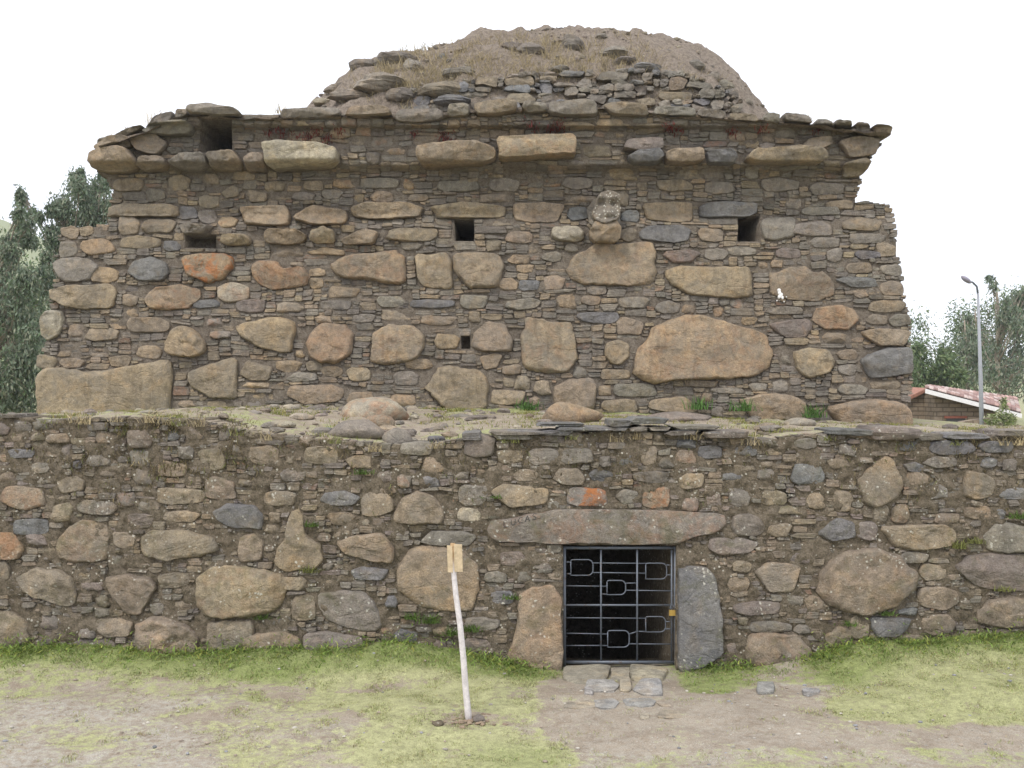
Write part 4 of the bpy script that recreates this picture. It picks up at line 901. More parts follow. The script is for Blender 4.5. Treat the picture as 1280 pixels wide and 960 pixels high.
# bird lime splash
J = Join()
for (a, b, rr) in [(974, 363, .022), (974.5, 366, .026), (976, 369, .03), (974, 371, .022), (978, 372, .02), (971, 376, .008), (980, 377, .009), (983, 371, .007)]:
    V, Fc = rock(*P3(a, b, 12.925), rr, .012, rr * 1.25, 10, 6, .55, False); J.add(V, Fc, (.75, .74, .72))
J.build('bird_lime', 'paint', temple)

# roof with its earth mound
PD = lerp_tab([(-4.6, 5.7), (-4.15, 6.3), (-3.6, 6.87), (-3.02, 7.38), (-2.5, 7.62), (-1.48, 7.80), (-.71, 7.98), (.32, 8.08), (1.1, 8.05), (1.86, 7.96), (2.38, 7.82), (2.9, 7.52), (3.2, 7.2), (3.47, 6.8), (3.9, 6.2), (4.2, 5.7)])
QD = lerp_tab([(12.6, 0), (13.38, .03), (13.46, .16), (13.6, .37), (14.2, .60), (15, .86), (16, 1), (19, 1), (20.6, .5), (21.5, 0)])
WD = lerp_tab([(13.3, .70), (14.5, .90), (16, 1), (19, 1), (21.5, .6)])
def zroof(X, Y):
    px = 640 + X / 12.8 * F; ze = EYE + (480 - ttop(px)) / F * 12.8 - .03
    base = ze + .02 * (Y - 12.8)
    d = (X - .45) / WD(Y); PDv = PD(d) - .09
    m_ = base + (5.7 - base) * np.clip((PDv - 5.7) * 3, 0, 1) + (PDv - 5.7) * QD(Y)
    return np.maximum(base, m_)
rx = np.arange(-5.30, 4.86, .07); ry = np.concatenate([np.arange(12.72, 16.6, .055), np.arange(16.7, 21.35, .3)])
gx, gy = np.meshgrid(rx, ry); gz = zroof(gx, gy)
for j in range(gz.shape[0]):
    for i in range(gz.shape[1]):
        a, b = gx[j, i], gy[j, i]
        k = 1 if gz[j, i] > 6.0 else .45
        gz[j, i] += k * (.10 * nz(a * 1.1, b * 1.1, 2) + .085 * nz(a * 2.9, b * 2.9, 5) + .075 * nz(a * 6.5, b * 6.5, 8) + .035 * nz(a * 15, b * 15, 3))
        if b < 12.85: gz[j, i] -= .06
W_ = len(rx); rf = [(j * W_ + i, j * W_ + i + 1, (j + 1) * W_ + i + 1, (j + 1) * W_ + i) for j in range(len(ry) - 1) for i in range(W_ - 1)]
roof = mk('roof_mound', np.stack([gx, gy, gz], -1).reshape(-1, 3), rf, 'roof_dirt', temple)
roof['label'] = 'rounded mound of bare dry dirt and rubble on the roof'
def on_roof(px, py, ymin=12.9):
    Y = ymin
    while Y < 18:
        p = P3(px, py, Y)
        if float(zroof(p[0], Y)) >= p[2]: return (p[0], Y, float(zroof(p[0], Y)))
        Y += .03
    return None
# rough walling on the mound front
MY = lerp_tab([(80, 13.66), (90, 13.60), (136, 13.42)])
def msurf(x, y, o):
    Y = float(MY(y)) + .12 * ((x - 730) / 190.) ** 2; p = P3(x, y, Y); return (p[0], Y - o, p[2])
mtop = lerp_tab([(500, 112), (545, 110), (600, 98), (680, 92), (760, 90), (800, 88), (860, 94), (900, 108), (930, 128)])
ax, ay = np.meshgrid(np.arange(500, 930) + .5, np.arange(80, 142) + .5); free = ay > mtop(ax)
for r in random_mediums(free, 900, (16, 48), (8, 17), 500, 80) + fill_rects(free, (10, 34), (5, 11)):
    w_, h_ = r[2] - r[0], r[3] - r[1]
    if random.random() < (.02 if w_ * h_ > 250 else .2): continue
    pts = warp(outline_box(r[0] + 499.4, r[1] + 79.4, r[2] + 500.6, r[3] + 80.6, 13, 4, .22), 3, 2)
    V, Fc = boulder_mesh(pts, msurf, .25, .06, random.uniform(.0, .08), True); mk('stone', V, Fc, 'granite', roof, jit(PAL[random.choice('ggdsgb')], .18))
for (a, b, w_, h_, c) in [(440, 122, 50, 16, 'g'), (478, 108, 62, 22, 'g'), (500, 122, 34, 16, 'd'), (555, 116, 50, 24, 'b'), (565, 128, 42, 14, 'k'), (575, 92, 36, 16, 'g'), (455, 85, 34, 22, 'd'), (490, 76, 46, 22, 'd'), (515, 84, 26, 18, 'g'),
                          (663, 63, 34, 16, 'g'), (715, 56, 28, 22, 'd'), (640, 60, 24, 14, 'd'), (765, 68, 34, 14, 'g'), (780, 78, 30, 12, 'd'), (838, 68, 14, 10, 'k'), (890, 98, 20, 12, 'd'), (905, 108, 22, 14, 'g'), (915, 118, 18, 12, 'd'), (870, 84, 24, 12, 'g'), (553, 72, 10, 8, 'k'), (563, 78, 12, 9, 'k'), (577, 64, 18, 8, 'g'), (420, 112, 26, 14, 'g'), (350, 132, 28, 14, 'g'), (405, 128, 30, 8, 'l'), (880, 80, 10, 6, 'd'), (808, 86, 40, 10, 's'), (700, 88, 26, 8, 'g'), (935, 128, 12, 8, 'g'), (620, 76, 16, 10, 'g'), (752, 47, 14, 8, 'g')]:
    q = on_roof(a, b)
    if q is None: continue
    s = q[1] / F; V, Fc = rock(q[0], q[1], q[2], w_ * s * .62, w_ * s * .5, h_ * s * .60, 13, 8, .3, False, 1.0); mk('rock', V, Fc, 'slate', roof, jit(PAL[c], .15), smooth=False)
J = Join()
for _ in range(900):
    a, b = random.uniform(-3.4, 4.2), random.uniform(12.95, 16.2); zz = float(zroof(a, b)); r = .008 + .035 * random.random() ** 3
    V, Fc = rock(a, b, zz + .01, r * 1.4, r, r * .8, 7, 4, .25, False); J.add(V, Fc, jit(PAL[random.choice('ggblp')], .3))
setp(J.build('rubble', 'slate', roof, smooth=False), kind='stuff')
# dead grass over the mound: too fine to count
bl = []
for _ in range(430):
    if random.random() < .65: a, b = random.gauss(650, 95), random.gauss(82, 17)
    elif random.random() < .4: a, b = random.gauss(475, 30), random.gauss(95, 16)
    else: a, b = random.uniform(430, 920), random.uniform(42, 126)
    q = on_roof(a, b)
    if q is None: continue
    n = random.randint(8, 22); bl.append((q, n))
bx = np.concatenate([q[0] + rng.normal(0, .05, n) for q, n in bl]); by = np.concatenate([q[1] + rng.normal(0, .05, n) for q, n in bl]); bz = np.array([float(zroof(a, b)) - .03 for a, b in zip(bx, by)])
n = len(bx); V, Fc, C = blades(bx, by, bz, rng.uniform(.06, .26, n), np.full(n, .008), rng.uniform(.2, 1.2, n), np.array(STRAW)[None] * rng.uniform(.5, 1.15, (n, 1)), 3)
setp(mk('dead_grass', V, Fc, 'grass', roof, C, False), kind='stuff')
# dark red ferny moss under the roof slabs
n = 900; cl = [(352, 168), (372, 172), (388, 170), (410, 174), (425, 166), (518, 168), (555, 168), (560, 176), (665, 158), (690, 162), (700, 158), (694, 170), (835, 160), (845, 163), (915, 165), (950, 163), (1022, 165), (395, 164), (340, 165)]
k = rng.integers(0, len(cl), n); pxs = np.array([cl[i][0] for i in k]) + rng.normal(0, 5, n); pys = np.array([cl[i][1] for i in k]) + rng.normal(0, 3.5, n)
pp = np.array([tsurf(a, b, rng.uniform(.02, .09)) for a, b in zip(pxs, pys)])
V, Fc, C = blades(pp[:, 0], pp[:, 1], pp[:, 2], rng.uniform(-.09, .05, n), np.full(n, .012), rng.uniform(.2, .9, n), np.array((.16, .035, .03))[None] * rng.uniform(.5, 1.4, (n, 1)), 2)
setp(mk('red_moss', V, Fc, 'grass', temple, C, False), kind='stuff')

# ------------------------------------------------------------------ terrace between the wall and the temple
tfront = lambda X: EYE - (ltop(640 + X / 8.36 * F) - 480) / F * 8.36
tback = lerp_tab([(-8, 1.86), (-6.2, 1.88), (-4.2, 1.98), (-3.0, 2.02), (-1, 2.0), (1, 1.94), (3, 1.86), (5.3, 1.78), (8, 1.76)])
def zt(X, Y):
    t = np.clip((Y - 8.38) / 4.4, 0, 1)
    z = tfront(X) * (1 - t) + tback(X * 1.0) * t
    bulge = .05 * np.sin(np.pi * t) * np.exp(-((X + 1.6) / 1.6) ** 2)
    return z + bulge - .02
tx = np.arange(-6.35, 6.36, .06); ty = np.concatenate([np.arange(8.36, 13.6, .08), [15, 22.5]])
gx, gy = np.meshgrid(tx, ty); gz = zt(gx, gy)
tcov = np.zeros(gx.shape + (3,)); ppx = 640 + gx / gy * F
for j in range(gz.shape[0]):
    for i in range(gz.shape[1]):
        a, b = gx[j, i], gy[j, i]; gz[j, i] += .04 * nz(a * 1.6, b * 1.6, 3) + .026 * nz(a * 5, b * 5, 6)
        g = .12 + .5 * nz(a * .9, b * .9, 15)
        if b > 12.3: g = .8 if ppx[j, i] < 400 or 480 < ppx[j, i] < 900 else .45
        if b < 9.4: g = max(g, .35 + .5 * nz(a * 2, b * 2, 25))
        tcov[j, i] = (max(0, g), .5, .12)
W_ = len(tx); nv = gx.size
V = np.stack([gx, gy, gz], -1).reshape(-1, 3); Fc = [(j * W_ + i, j * W_ + i + 1, (j + 1) * W_ + i + 1, (j + 1) * W_ + i) for j in range(len(ty) - 1) for i in range(W_ - 1)]
# earth sides and back of the terrace
for idx in ([j * W_ for j in range(len(ty))][::-1], [j * W_ + W_ - 1 for j in range(len(ty))], [(len(ty) - 1) * W_ + i for i in range(W_)][::-1]):
    k = len(V); V = np.vstack([V, [(V[q][0], V[q][1], -.6) for q in idx]])
    for q in range(len(idx) - 1): Fc.append((idx[q], k + q, k + q + 1, idx[q + 1]))
C = np.vstack([tcov.reshape(-1, 3), np.tile((.2, .5, .5), (len(V) - nv, 1))])
setp(mk('terrace_ground', V, Fc, 'ground', None, C), kind='structure')
def on_terrace(px, py):
    Y = 8.42
    while Y < 13.0:
        p = P3(px, py, Y)
        if float(zt(p[0], Y)) >= p[2]: return (p[0], Y, float(zt(p[0], Y)))
        Y += .02
    p = P3(px, py, 8.6); return (p[0], 8.6, float(zt(p[0], 8.6)))
# thin turf on the terrace
n = 110000; X = rng.uniform(-6, 6, n); Y = rng.uniform(8.45, 13.0, n); ppx = 640 + X / Y * F
cl = np.array([nz(a * 2.2, b * 2.2, 51) + .5 * nz(a * 7, b * 7, 53) for a, b in zip(X, Y)])
k = rng.uniform(0, 1, n) < np.clip(cl * 1.3 + .05 + .55 * (Y > 12.35) * ((ppx < 400) | ((ppx > 520) & (ppx < 930))), 0, 1)
X, Y = X[k], Y[k]; n = len(X); mixv = np.clip(rng.normal(.5, .3, n), 0, 1)[:, None]
V, Fc, C = blades(X, Y, np.array(zt(X, Y)) - .01, rng.uniform(.02, .075, n), np.full(n, .006), rng.uniform(.3, 1.2, n), (np.array((.12, .17, .035)) * (1 - mixv) + np.array((.32, .27, .09)) * mixv) * rng.uniform(.7, 1.3, (n, 1)), 2)
setp(mk('grass', V, Fc, 'grass', None, C, False, origin=(0, 10, 1.95)), 'thin turf growing on the terrace at the foot of the temple', 'grass', kind='stuff')

def loose(name, px, py, w_, h_, c, label, st=0.0, group=None, m='granite', where=on_terrace, dy=.8, ang=.6):
    q = where(px, py); s = q[1] / F; V, Fc = rock(q[0], q[1] + w_ * s * .2, q[2] + h_ * s * .25, w_ * s * .53, w_ * s * .5 * dy, h_ * s * .62, 20, 12, .22, True, ang)
    return setp(mk(name, V, Fc, m, None, (*jit(PAL[c], .05), st), origin='b'), label, 'stone', group)
loose('boulder', 443, 508, 78, 26, 'g', 'broad grey boulder bedded in the terrace earth near the temple foot')
loose('boulder', 465, 524, 92, 32, 'l', 'low pale orange-tinged boulder bedded behind the two rounded edge stones', .35)
loose('loose_stone', 473, 538, 42, 24, 'b', 'rounded brown stone balanced on the terrace edge', .2, ang=.35)
loose('loose_stone', 495, 556, 36, 25, 'g', 'round pale grey stone set on the lip of the terrace wall', ang=.3)
loose('boulder', 716, 528, 74, 30, 'o', 'pointed pinkish boulder rising behind the cap slates above the doorway', .1)
loose('boulder', 850, 527, 84, 14, 'p', 'flat reddish slab lying on the terrace above the doorway')
loose('loose_stone', 722, 553, 20, 16, 'o', 'small orange cobble among the cap slates', ang=.3)
loose('loose_stone', 545, 552, 26, 10, 's', 'small blue-grey slate beside the round edge stones', m='slate')
loose('loose_stone', 408, 541, 18, 8, 's', 'little dark slate chip on the bare terrace earth', m='slate')
loose('loose_stone', 1002, 533, 40, 12, 'l', 'low pale stone on the terrace before the last temple boulders')
loose('loose_stone', 350, 534, 40, 9, 'l', 'flat pale stone half sunk in the bare terrace earth')
loose('loose_stone', 332, 514, 16, 5, 'd', 'dark slate chip on the terrace close to the temple')
loose('loose_stone', 575, 522, 26, 6, 'g', 'flat grey stone lying mid terrace')
loose('loose_stone', 378, 524, 34, 9, 'l', 'flat whitish stone mid terrace left of the broad grey boulder')

J = Join()
for _ in range(520):
    a = random.choice((random.gauss(-1.6, .9), random.uniform(-6, 6))); b = random.uniform(8.5, 12.9); r = .012 + .06 * random.random() ** 4
    V, Fc = rock(a, b, float(zt(a, b)) + r * .25, r * random.uniform(1, 1.8), r * 1.2, r * .7, 8, 5, .3, False, .9); J.add(V, Fc, jit(PAL[random.choice('ggbldp')], .2))
setp(J.build('rubble', 'granite', smooth=False), 'small stone rubble strewn over the terrace earth', 'rubble', kind='stuff')
# stacked slates above the doorway, on the wall top
for i, (a, b, w_, h_, c) in enumerate([(660, 541, 80, 5, 's'), (730, 536, 74, 5, 's'), (700, 531, 60, 4, 'k'), (810, 526, 52, 9, 's'), (775, 529, 30, 9, 'k'), (868, 534, 64, 5, 'g'), (905, 541, 50, 5, 's'), (640, 546, 50, 6, 'g'), (848, 541, 40, 6, 'd')]):
    pts = outline_box(a - w_ / 2, b - h_ / 2, a + w_ / 2, b + h_ / 2, 11, 5, .15)
    V, Fc = stone_mesh(pts, lsurf, .4, .05, RS, random.uniform(.0, .05), .3); mk('cap_slate', V, Fc, 'low_slate', retaining, jit(PAL[c], .12), smooth=False)

# ------------------------------------------------------------------ stones at the doorway
def on_ground(px, py):
    Y = EYE * F / (py - 480)
    for _ in range(6): Y = (EYE - zg1((px - 640) / F * Y, Y)) * F / (py - 480)
    return ((px - 640) / F * Y, Y, zg1((px - 640) / F * Y, Y))
def flatstone(name, x0, y0, x1, y1, th, c, label, group=None, m='slate'):
    pts = outline_box(x0, y0, x1, y1, 13, 3.6, .14); V = []; Fc = []
    g = [on_ground(*p) for p in pts]; n = len(g); cx = sum(p[0] for p in g) / n; cy = sum(p[1] for p in g) / n; cz = sum(p[2] for p in g) / n
    for s, z in ((1.02, -.05), (1.0, th * .7), (.93, th), (.5, th * 1.08)):
        for p in g: V.append((cx + (p[0] - cx) * s, cy + (p[1] - cy) * s, (p[2] if z < 0 else cz) + z + (.006 * nz(p[0] * 9, p[1] * 9, s * 5) if z > 0 else 0)))
    V.append((cx, cy, cz + th * 1.08))
    for i in range(3):
        for k in range(n): k2 = (k + 1) % n; Fc.append((i * n + k, i * n + k2, (i + 1) * n + k2, (i + 1) * n + k))
    for k in range(n): Fc.append((3 * n + k, 3 * n + (k + 1) % n, 4 * n))
    v0, v1, v2 = (Vector(V[i]) for i in Fc[-1])
    if (v1 - v0).cross(v2 - v0).z < 0: Fc = [f[::-1] for f in Fc]
    return setp(mk(name, V, Fc, m, None, jit(PAL[c], .08), smooth=False, origin='b'), label, 'stone', group)
flatstone('threshold_stone', 704, 839, 764, 857, .035, 'l', 'broad tan threshold stone under the hinge side of the gate', m='granite')
flatstone('threshold_stone', 763, 842, 788, 853, .032, 'l', 'small tan threshold stone at the middle of the doorway', m='granite')
flatstone('threshold_stone', 786, 838, 836, 856, .038, 'l', 'broad greyish threshold stone under the padlock side of the gate', m='granite')
flatstone('step_stone', 732, 854, 775, 865, .022, 'f', 'long blue-grey step stone just before the tan threshold stone')
flatstone('step_stone', 774, 852, 790, 866, .025, 'l', 'narrow wedge-shaped step stone between two bluish step stones')
flatstone('step_stone', 790, 853, 829, 871, .028, 'f', 'wide blue-grey step stone before the greyish threshold stone')
for (a, c, lab) in [((704, 876, 744, 887), 'g', 'long pale paving stone in the dirt farthest from the padlock side'), ((742, 874, 774, 887), 's', 'bluish paving stone sunk in the dirt below the long step stone'), ((778, 873, 820, 884), 's', 'long thin paving stone sunk in dirt below the wide step stone'),
                    ((820, 878, 842, 884), 'l', 'small pale sliver of paving stone next to the long thin one'), ((822, 888, 853, 899), 'l', 'outermost pale grey paving stone with a raised edge'), ((730, 861, 742, 869), 's', 'small bluish chip beside the long step stone'), ((800, 893, 812, 899), 'l', 'tiny white stone chip near the outermost paving stone'), ((730, 902, 741, 906), 'l', 'tiny pale stone chip alone on the bare dirt'), ((945, 853, 968, 868), 's', 'blue-grey stone lying in weeds by the big brown boulder'), ((1002, 862, 1026, 872), 'p', 'reddish stone lying at the grass edge by the path')]:
    flatstone('paving_stone', *a, .009 if a[1] > 870 and a[0] < 850 else .02, 'l' if c in 'gl' else 'f', lab)

# ------------------------------------------------------------------ wooden stake with its two small boards
q = on_ground(586, 900); SY = q[1]
stake = empty('wooden_stake', q, 'bent whitish wooden stake with small raw-wood boards at its top', 'stake')
ln = [(586, 906), (585, 890), (582, 860), (579, 820), (575, 780), (570, 745), (567, 715), (566, 695), (566, 679)]
V, Fc = tube([P3(a, b, SY) for a, b in ln], [.024, .023, .022, .021, .020, .019, .018, .017, .017], 12)
cc = np.array([(.60, .56, .56) if i // 12 < 7 else (.36, .24, .13) for i in range(len(V))])
cc = cc * (1 + .12 * np.array([nz(v[0] * 60, v[1] * 60, v[2] * 9) for v in V]))[:, None]
mk('pole', V, Fc, 'wood', stake, cc)
def board(xa, xb, ya, yb, za, zb):
    p = [P3(xa, ya, SY), P3(xb, ya + 1, SY), P3(xb + .8, yb, SY), P3(xa + 1.2, yb - 1, SY)]
    V = [(p[i][0], p[i][1] + (za, zb, zb, za)[i], p[i][2]) for i in range(4)]; V += [(a, b + .014, c) for a, b, c in V]
    mk('board', V, [(0, 3, 2, 1), (4, 5, 6, 7), (0, 1, 5, 4), (1, 2, 6, 5), (2, 3, 7, 6), (3, 0, 4, 7)], 'wood', stake, (.56, .44, .29), smooth=False)
board(559, 565.5, 681, 715, -.035, -.02); board(567.3, 577.5, 680, 715, -.022, .006)
q2 = on_ground(598, 901); V, Fc = rock(q2[0], q2[1], q2[2] + .012, .05, .035, .03, 14, 8, .25); setp(mk('stone', V, Fc, 'granite', None, PAL['p'], origin='b'), 'small reddish stone wedged beside the foot of the stake', 'stone')
q2 = on_ground(548, 906); V, Fc = rock(q2[0], q2[1], q2[2] + .008, .045, .04, .025, 14, 8, .4); setp(mk('turf_clod', V, Fc, 'low_mortar', None, PAL['b'], origin='b'), 'brown clod of upturned turf near the stake', 'clod')
J = Join()
for _ in range(60):
    a, b = random.gauss(588, 16), random.gauss(901, 3.5); g_ = on_ground(a, b); r = random.uniform(.006, .02); V, Fc = rock(g_[0], g_[1], g_[2] + r * .2, r * 1.3, r, r * .6, 7, 5, .3, False); J.add(V, Fc, jit((.23, .175, .125), .2))
setp(J.build('dug_earth', 'pebble', smooth=False), 'loose dug earth heaped around the foot of the stake', 'earth', kind='stuff')

# ------------------------------------------------------------------ plants on and below the walls
tops = [(98, 524, STRAW, .16), (108, 526, STRAW, .12), (190, 524, STRAW, .2), (205, 527, STRAW, .14), (228, 528, OLIVE, .12), (335, 546, STRAW, .15), (470, 560, STRAW, .12), (545, 556, STRAW, .12), (640, 549, OLIVE, .08), (712, 545, OLIVE, .08), (770, 548, STRAW, .12), (795, 545, STRAW, .09), (868, 545, STRAW, .14), (937, 552, STRAW, .15), (1272, 552, STRAW, .22), (1250, 552, STRAW, .12), (1030, 546, OLIVE, .08), (300, 540, OLIVE, .08), (60, 525, OLIVE, .07), (150, 523, STRAW, .1), (250, 529, STRAW, .16), (420, 550, OLIVE, .09), (1190, 552, OLIVE, .08)]
WHERE = ['above the orange-brown stone', 'just beside the one above the orange-brown stone', 'above the triangular boulder', 'hanging over brown earth near the blue-grey stone', 'where the wall top starts to drop', 'above the blue-grey stone', 'below the broad grey boulder', 'right of the two rounded edge stones', 'over the pale end of the lintel', 'over the lettered end of the lintel', 'above the middle of the gate', 'below the flat reddish slab', 'above the padlock', 'before the tan boulders of the temple foot',
         'beside the frame edge under the street lamp', 'under the adobe yard wall', 'above the largest wall boulder', 'beside the bare terrace earth', 'near the big temple base slab', 'below the big temple base slab', 'at the sudden dip of the wall top', 'left of the two rounded edge stones', 'below the red-tiled house']
for (a, b, c, h_), wh in zip(tops, WHERE):
    p = lsurf(a, b + 2, .04)
    tuft(p, random.randint(22, 40), h_, .035, 1.5, c, ('dry straw tuft on the wall top ' if c is STRAW else 'low olive tuft on the wall top ') + wh, 'grass', 'grass tufts on the wall top')
weeds = [(391, 655, .07, 'small green weed growing beside the tall narrow boulder', 60), (390, 712, .09, 'olive weed spilling below the tall narrow boulder', 70), (455, 590, .07, 'small green weed high in the wall below the round stone', 60), (1270, 645, .09, 'green weed growing above the grey boulder', 70), (1196, 682, .10, 'yellowish dry weed left of the grey boulder', 80), (1215, 676, .08, 'dry weed hanging over the reddish boulder', 60),
         (540, 775, .10, 'green weed on the wall foot below the big tan boulder', 90), (560, 790, .10, 'leafy weed low on the wall behind the stake', 100), (515, 770, .08, 'little weed under the left edge of the big tan boulder', 70), (590, 785, .09, 'green weed low on the wall right of the stake', 80), (1105, 765, .06, 'thin weed under the largest wall boulder', 50), (1060, 778, .06, 'green weed between cobbles by the grass bank', 50), (640, 745, .06, 'green weed against the tan door jamb', 60), (330, 770, .06, 'green moss tuft under the broad tan boulder', 50), (1250, 735, .07, 'dry weed under the reddish boulder', 60), (620, 620, .05, 'tiny green weed in a joint above the lintel', 30)]
for (a, b, h_, lab, n) in weeds:
    p = lsurf(a, b, .05); dry = 'dry' in lab
    tuft(p, n, h_, .036, 1.8, OLIVE if dry or 'olive' in lab else GREEN, lab, 'weed', None, 'weed', .008)
for (a, b, lab) in [(925, 512, 'bright green weed at the foot of the temple beside a tan boulder'), (870, 502 + 8, 'small green weed at the temple foot left of the bright one'), (1012, 520, 'small weed between the last two base boulders of the temple'), (660, 512, 'little weed at the temple foot by a tan block')]:
    p = tsurf(a, b, .1); tuft((p[0], p[1] - .06, p[2]), 70, .2, .07, 1.2, (.10, .19, .05), lab, 'weed', None, 'weed', .014)
for (a, b, h_, wh) in [(190, 155, .28, 'tallest, left of the dark cornice gap'), (160, 168, .2, 'on the sloping rubble corner'), (145, 178, .16, 'lowest, at the corner above the eucalyptus'), (350, 141, .18, 'above the pale cornice stone'), (1010, 150, .1, 'above the long tan cornice stone'), (205, 150, .14, 'right beside the dark cornice gap')]:
    p = tsurf(a, b, .02); tuft(p, 26, h_, .04, .8, STRAW, 'wispy dry tuft on the roof edge, ' + wh, 'grass', 'dry tufts on the roof edge', wd=.008)
# leafy weeds along the wall foot
n = 26000; pxx = rng.uniform(-250, 1500, n); pyy = base_y(pxx); up = rng.exponential(.05, n); okk = ~((pxx > 690) & (pxx < 850)); pxx, pyy, up = pxx[okk], pyy[okk], up[okk]; n = len(pxx)
cl = np.array([nz(a * .012, 3, 77) + .5 * nz(a * .05, 8, 7) for a in pxx]); okk = rng.uniform(0, 1, n) < np.clip(cl * 1.2 + .45, .05, 1); pxx, pyy, up = pxx[okk], pyy[okk], up[okk]; n = len(pxx)
Xb = (pxx - 640) / F * 8.18; Yb = 8.16 - rng.exponential(.09, n); zb_ = np.array(zg(Xb, Yb)) + up * .5
V, Fc, C = blades(Xb, Yb, zb_ - .01, rng.uniform(.012, .06, n), rng.uniform(.005, .014, n), rng.uniform(.5, 2.0, n), np.array((.165, .235, .055))[None] * rng.uniform(.6, 1.45, (n, 1)) + np.array((.12, .07, .02))[None] * (rng.uniform(0, 1, (n, 1)) < .25), 2)
setp(mk('weeds', V, Fc, 'grass', None, C, False, origin=(0, 8.1, 0)), 'low green weeds crowding the foot of the terrace wall', 'weeds', kind='stuff')

# ------------------------------------------------------------------ trees
def leaves(cx, cy, cz, n, r, rz, size, cols, droop=.8):
    P = rng.normal(0, 1, (n, 3)); P *= .55; P[:, 2] -= .25 * np.abs(P[:, 0])
    P = P * np.array([r, r, rz]) + np.array([cx, cy, cz])
    d = rng.normal(0, 1, (n, 3)); d[:, 2] -= droop * 2; d /= np.linalg.norm(d, axis=1)[:, None]
    s = np.cross(d, rng.normal(0, 1, (n, 3))); s /= np.linalg.norm(s, axis=1)[:, None] + 1e-6
    L_ = size * rng.uniform(.6, 1.3, (n, 1)); wd = L_ * .17
    V = np.stack([P, P + d * L_ * .45 + s * wd, P + d * L_, P + d * L_ * .45 - s * wd], 1).reshape(-1, 3)
    c = np.array(cols)[rng.integers(0, len(cols), n)] * rng.uniform(.65, 1.35, (n, 1))
    return V, [(4 * i, 4 * i + 1, 4 * i + 2, 4 * i + 3) for i in range(n)], np.repeat(c, 4, 0)
EUC = [(.155, .20, .135), (.18, .22, .16), (.105, .15, .08), (.25, .265, .19)]
def tree(name, label, base, top, r0, clumps, size, per, group=None, cat='tree', cols=EUC, bark=(.28, .24, .19), droop=.8):
    """clumps: (x,y,z,r,rz) world positions"""
    t = empty(name, base, label, cat, group); b, tp_ = Vector(base), Vector(top); J = Join(); n = 9
    trunk = [b + (tp_ - b) * (i / n) + Vector((.10 * nz(i * .6, base[0], 1), .10 * nz(i * .6, base[0], 9), 0)) * (tp_ - b).length * .25 for i in range(n + 1)]
    trunk[0] = b - Vector((0, 0, .1))
    V, Fc = tube(trunk, [r0 * (1 - .8 * i / n) for i in range(n + 1)], 10); J.add(V, Fc, bark)
    mk('trunk', np.array(V), Fc, 'bark', t, bark)
    K = Join()
    for (x, y, z, r, rz) in clumps:
        c = Vector((x, y, z)); f = max(.25, min(.95, ((z - b.z) / max(.5, (tp_.z - b.z))) * .78 - random.uniform(0, .12))); i = min(n - 1, int(f * n)); a = trunk[i] + (trunk[i + 1] - trunk[i]) * (f * n - i)
        md = a * .5 + c * .5 + Vector((random.uniform(-.2, .2), random.uniform(-.2, .2), -.12 * (c - a).length)) ; end = c + Vector((0, 0, rz * .3))
        rr = r0 * (.34 - .2 * f); V, Fc = tube([a, md, end], [rr, rr * .6, rr * .2], 6); K.add(V, Fc, bark)
        for _ in range(5):
            e = c + Vector((random.uniform(-1, 1) * r * .8, random.uniform(-1, 1) * r * .8, random.uniform(-.8, .8) * rz)); V, Fc = tube([md * .4 + end * .6, (md * .4 + end * .6) * .5 + e * .5 + Vector((0, 0, .1 * r)), e], [rr * .35, rr * .22, rr * .08], 5); K.add(V, Fc, bark)
    K.build('limbs', 'bark', t)
    V, Fc, C = zip(*[leaves(x, y, z, int(per * max(.35, r * r * rz / .35) ** .75), r, rz, size, cols, droop) for (x, y, z, r, rz) in clumps])
    J = Join()
    for v, f, c in zip(V, Fc, C): J.add(v, f, c)
    setp(J.build('crown', 'leaf', t, smooth=False), kind='stuff'); return t
def clumps_px(lst, Y, dY):
    out = []
    for (a, b, r, k) in lst:
        for _ in range(k):
            yy = Y + random.uniform(-dY, dY); p = P3(a + random.gauss(0, r * .35), b + random.gauss(0, r * .45), yy); s = yy / F; out.append((p[0], yy, p[2], r * s * random.uniform(.45, .75), r * s * random.uniform(.6, 1.0)))
    return out
tree('eucalyptus_tree', 'large drooping grey-green eucalyptus tree at the temple corner', P3(-20, 600, 26)[:2] + (0,), P3(-15, 270, 26), .24,
     clumps_px([(5, 330, 30, 5), (-40, 320, 36, 5), (30, 290, 15, 3), (25, 265, 9, 2), (20, 380, 34, 8), (-45, 400, 40, 7), (40, 420, 22, 6), (15, 450, 32, 8), (42, 360, 18, 4), (48, 345, 12, 2), (10, 490, 30, 7), (-40, 480, 36, 6), (38, 470, 12, 3), (-80, 360, 40, 5), (-90, 440, 40, 5), (4, 300, 14, 2), (40, 300, 8, 2)], 26, 1.4), .13, 900)
tree('eucalyptus_tree', 'slimmer eucalyptus tree rising just behind the temple corner', P3(105, 600, 30)[:2] + (0,), P3(104, 215, 30), .17,
     clumps_px([(98, 232, 14, 4), (97, 216, 7, 2), (82, 258, 16, 4), (65, 262, 9, 3), (120, 240, 14, 4), (112, 262, 20, 6), (132, 230, 12, 3), (80, 290, 20, 5), (62, 300, 10, 3), (66, 330, 14, 3), (120, 300, 22, 5), (70, 370, 14, 3), (100, 350, 24, 5), (110, 400, 20, 3), (140, 260, 14, 3), (128, 216, 6, 2), (28, 250, 8, 3), (40, 262, 7, 2), (50, 268, 6, 2)], 30, 1.2), .13, 900)
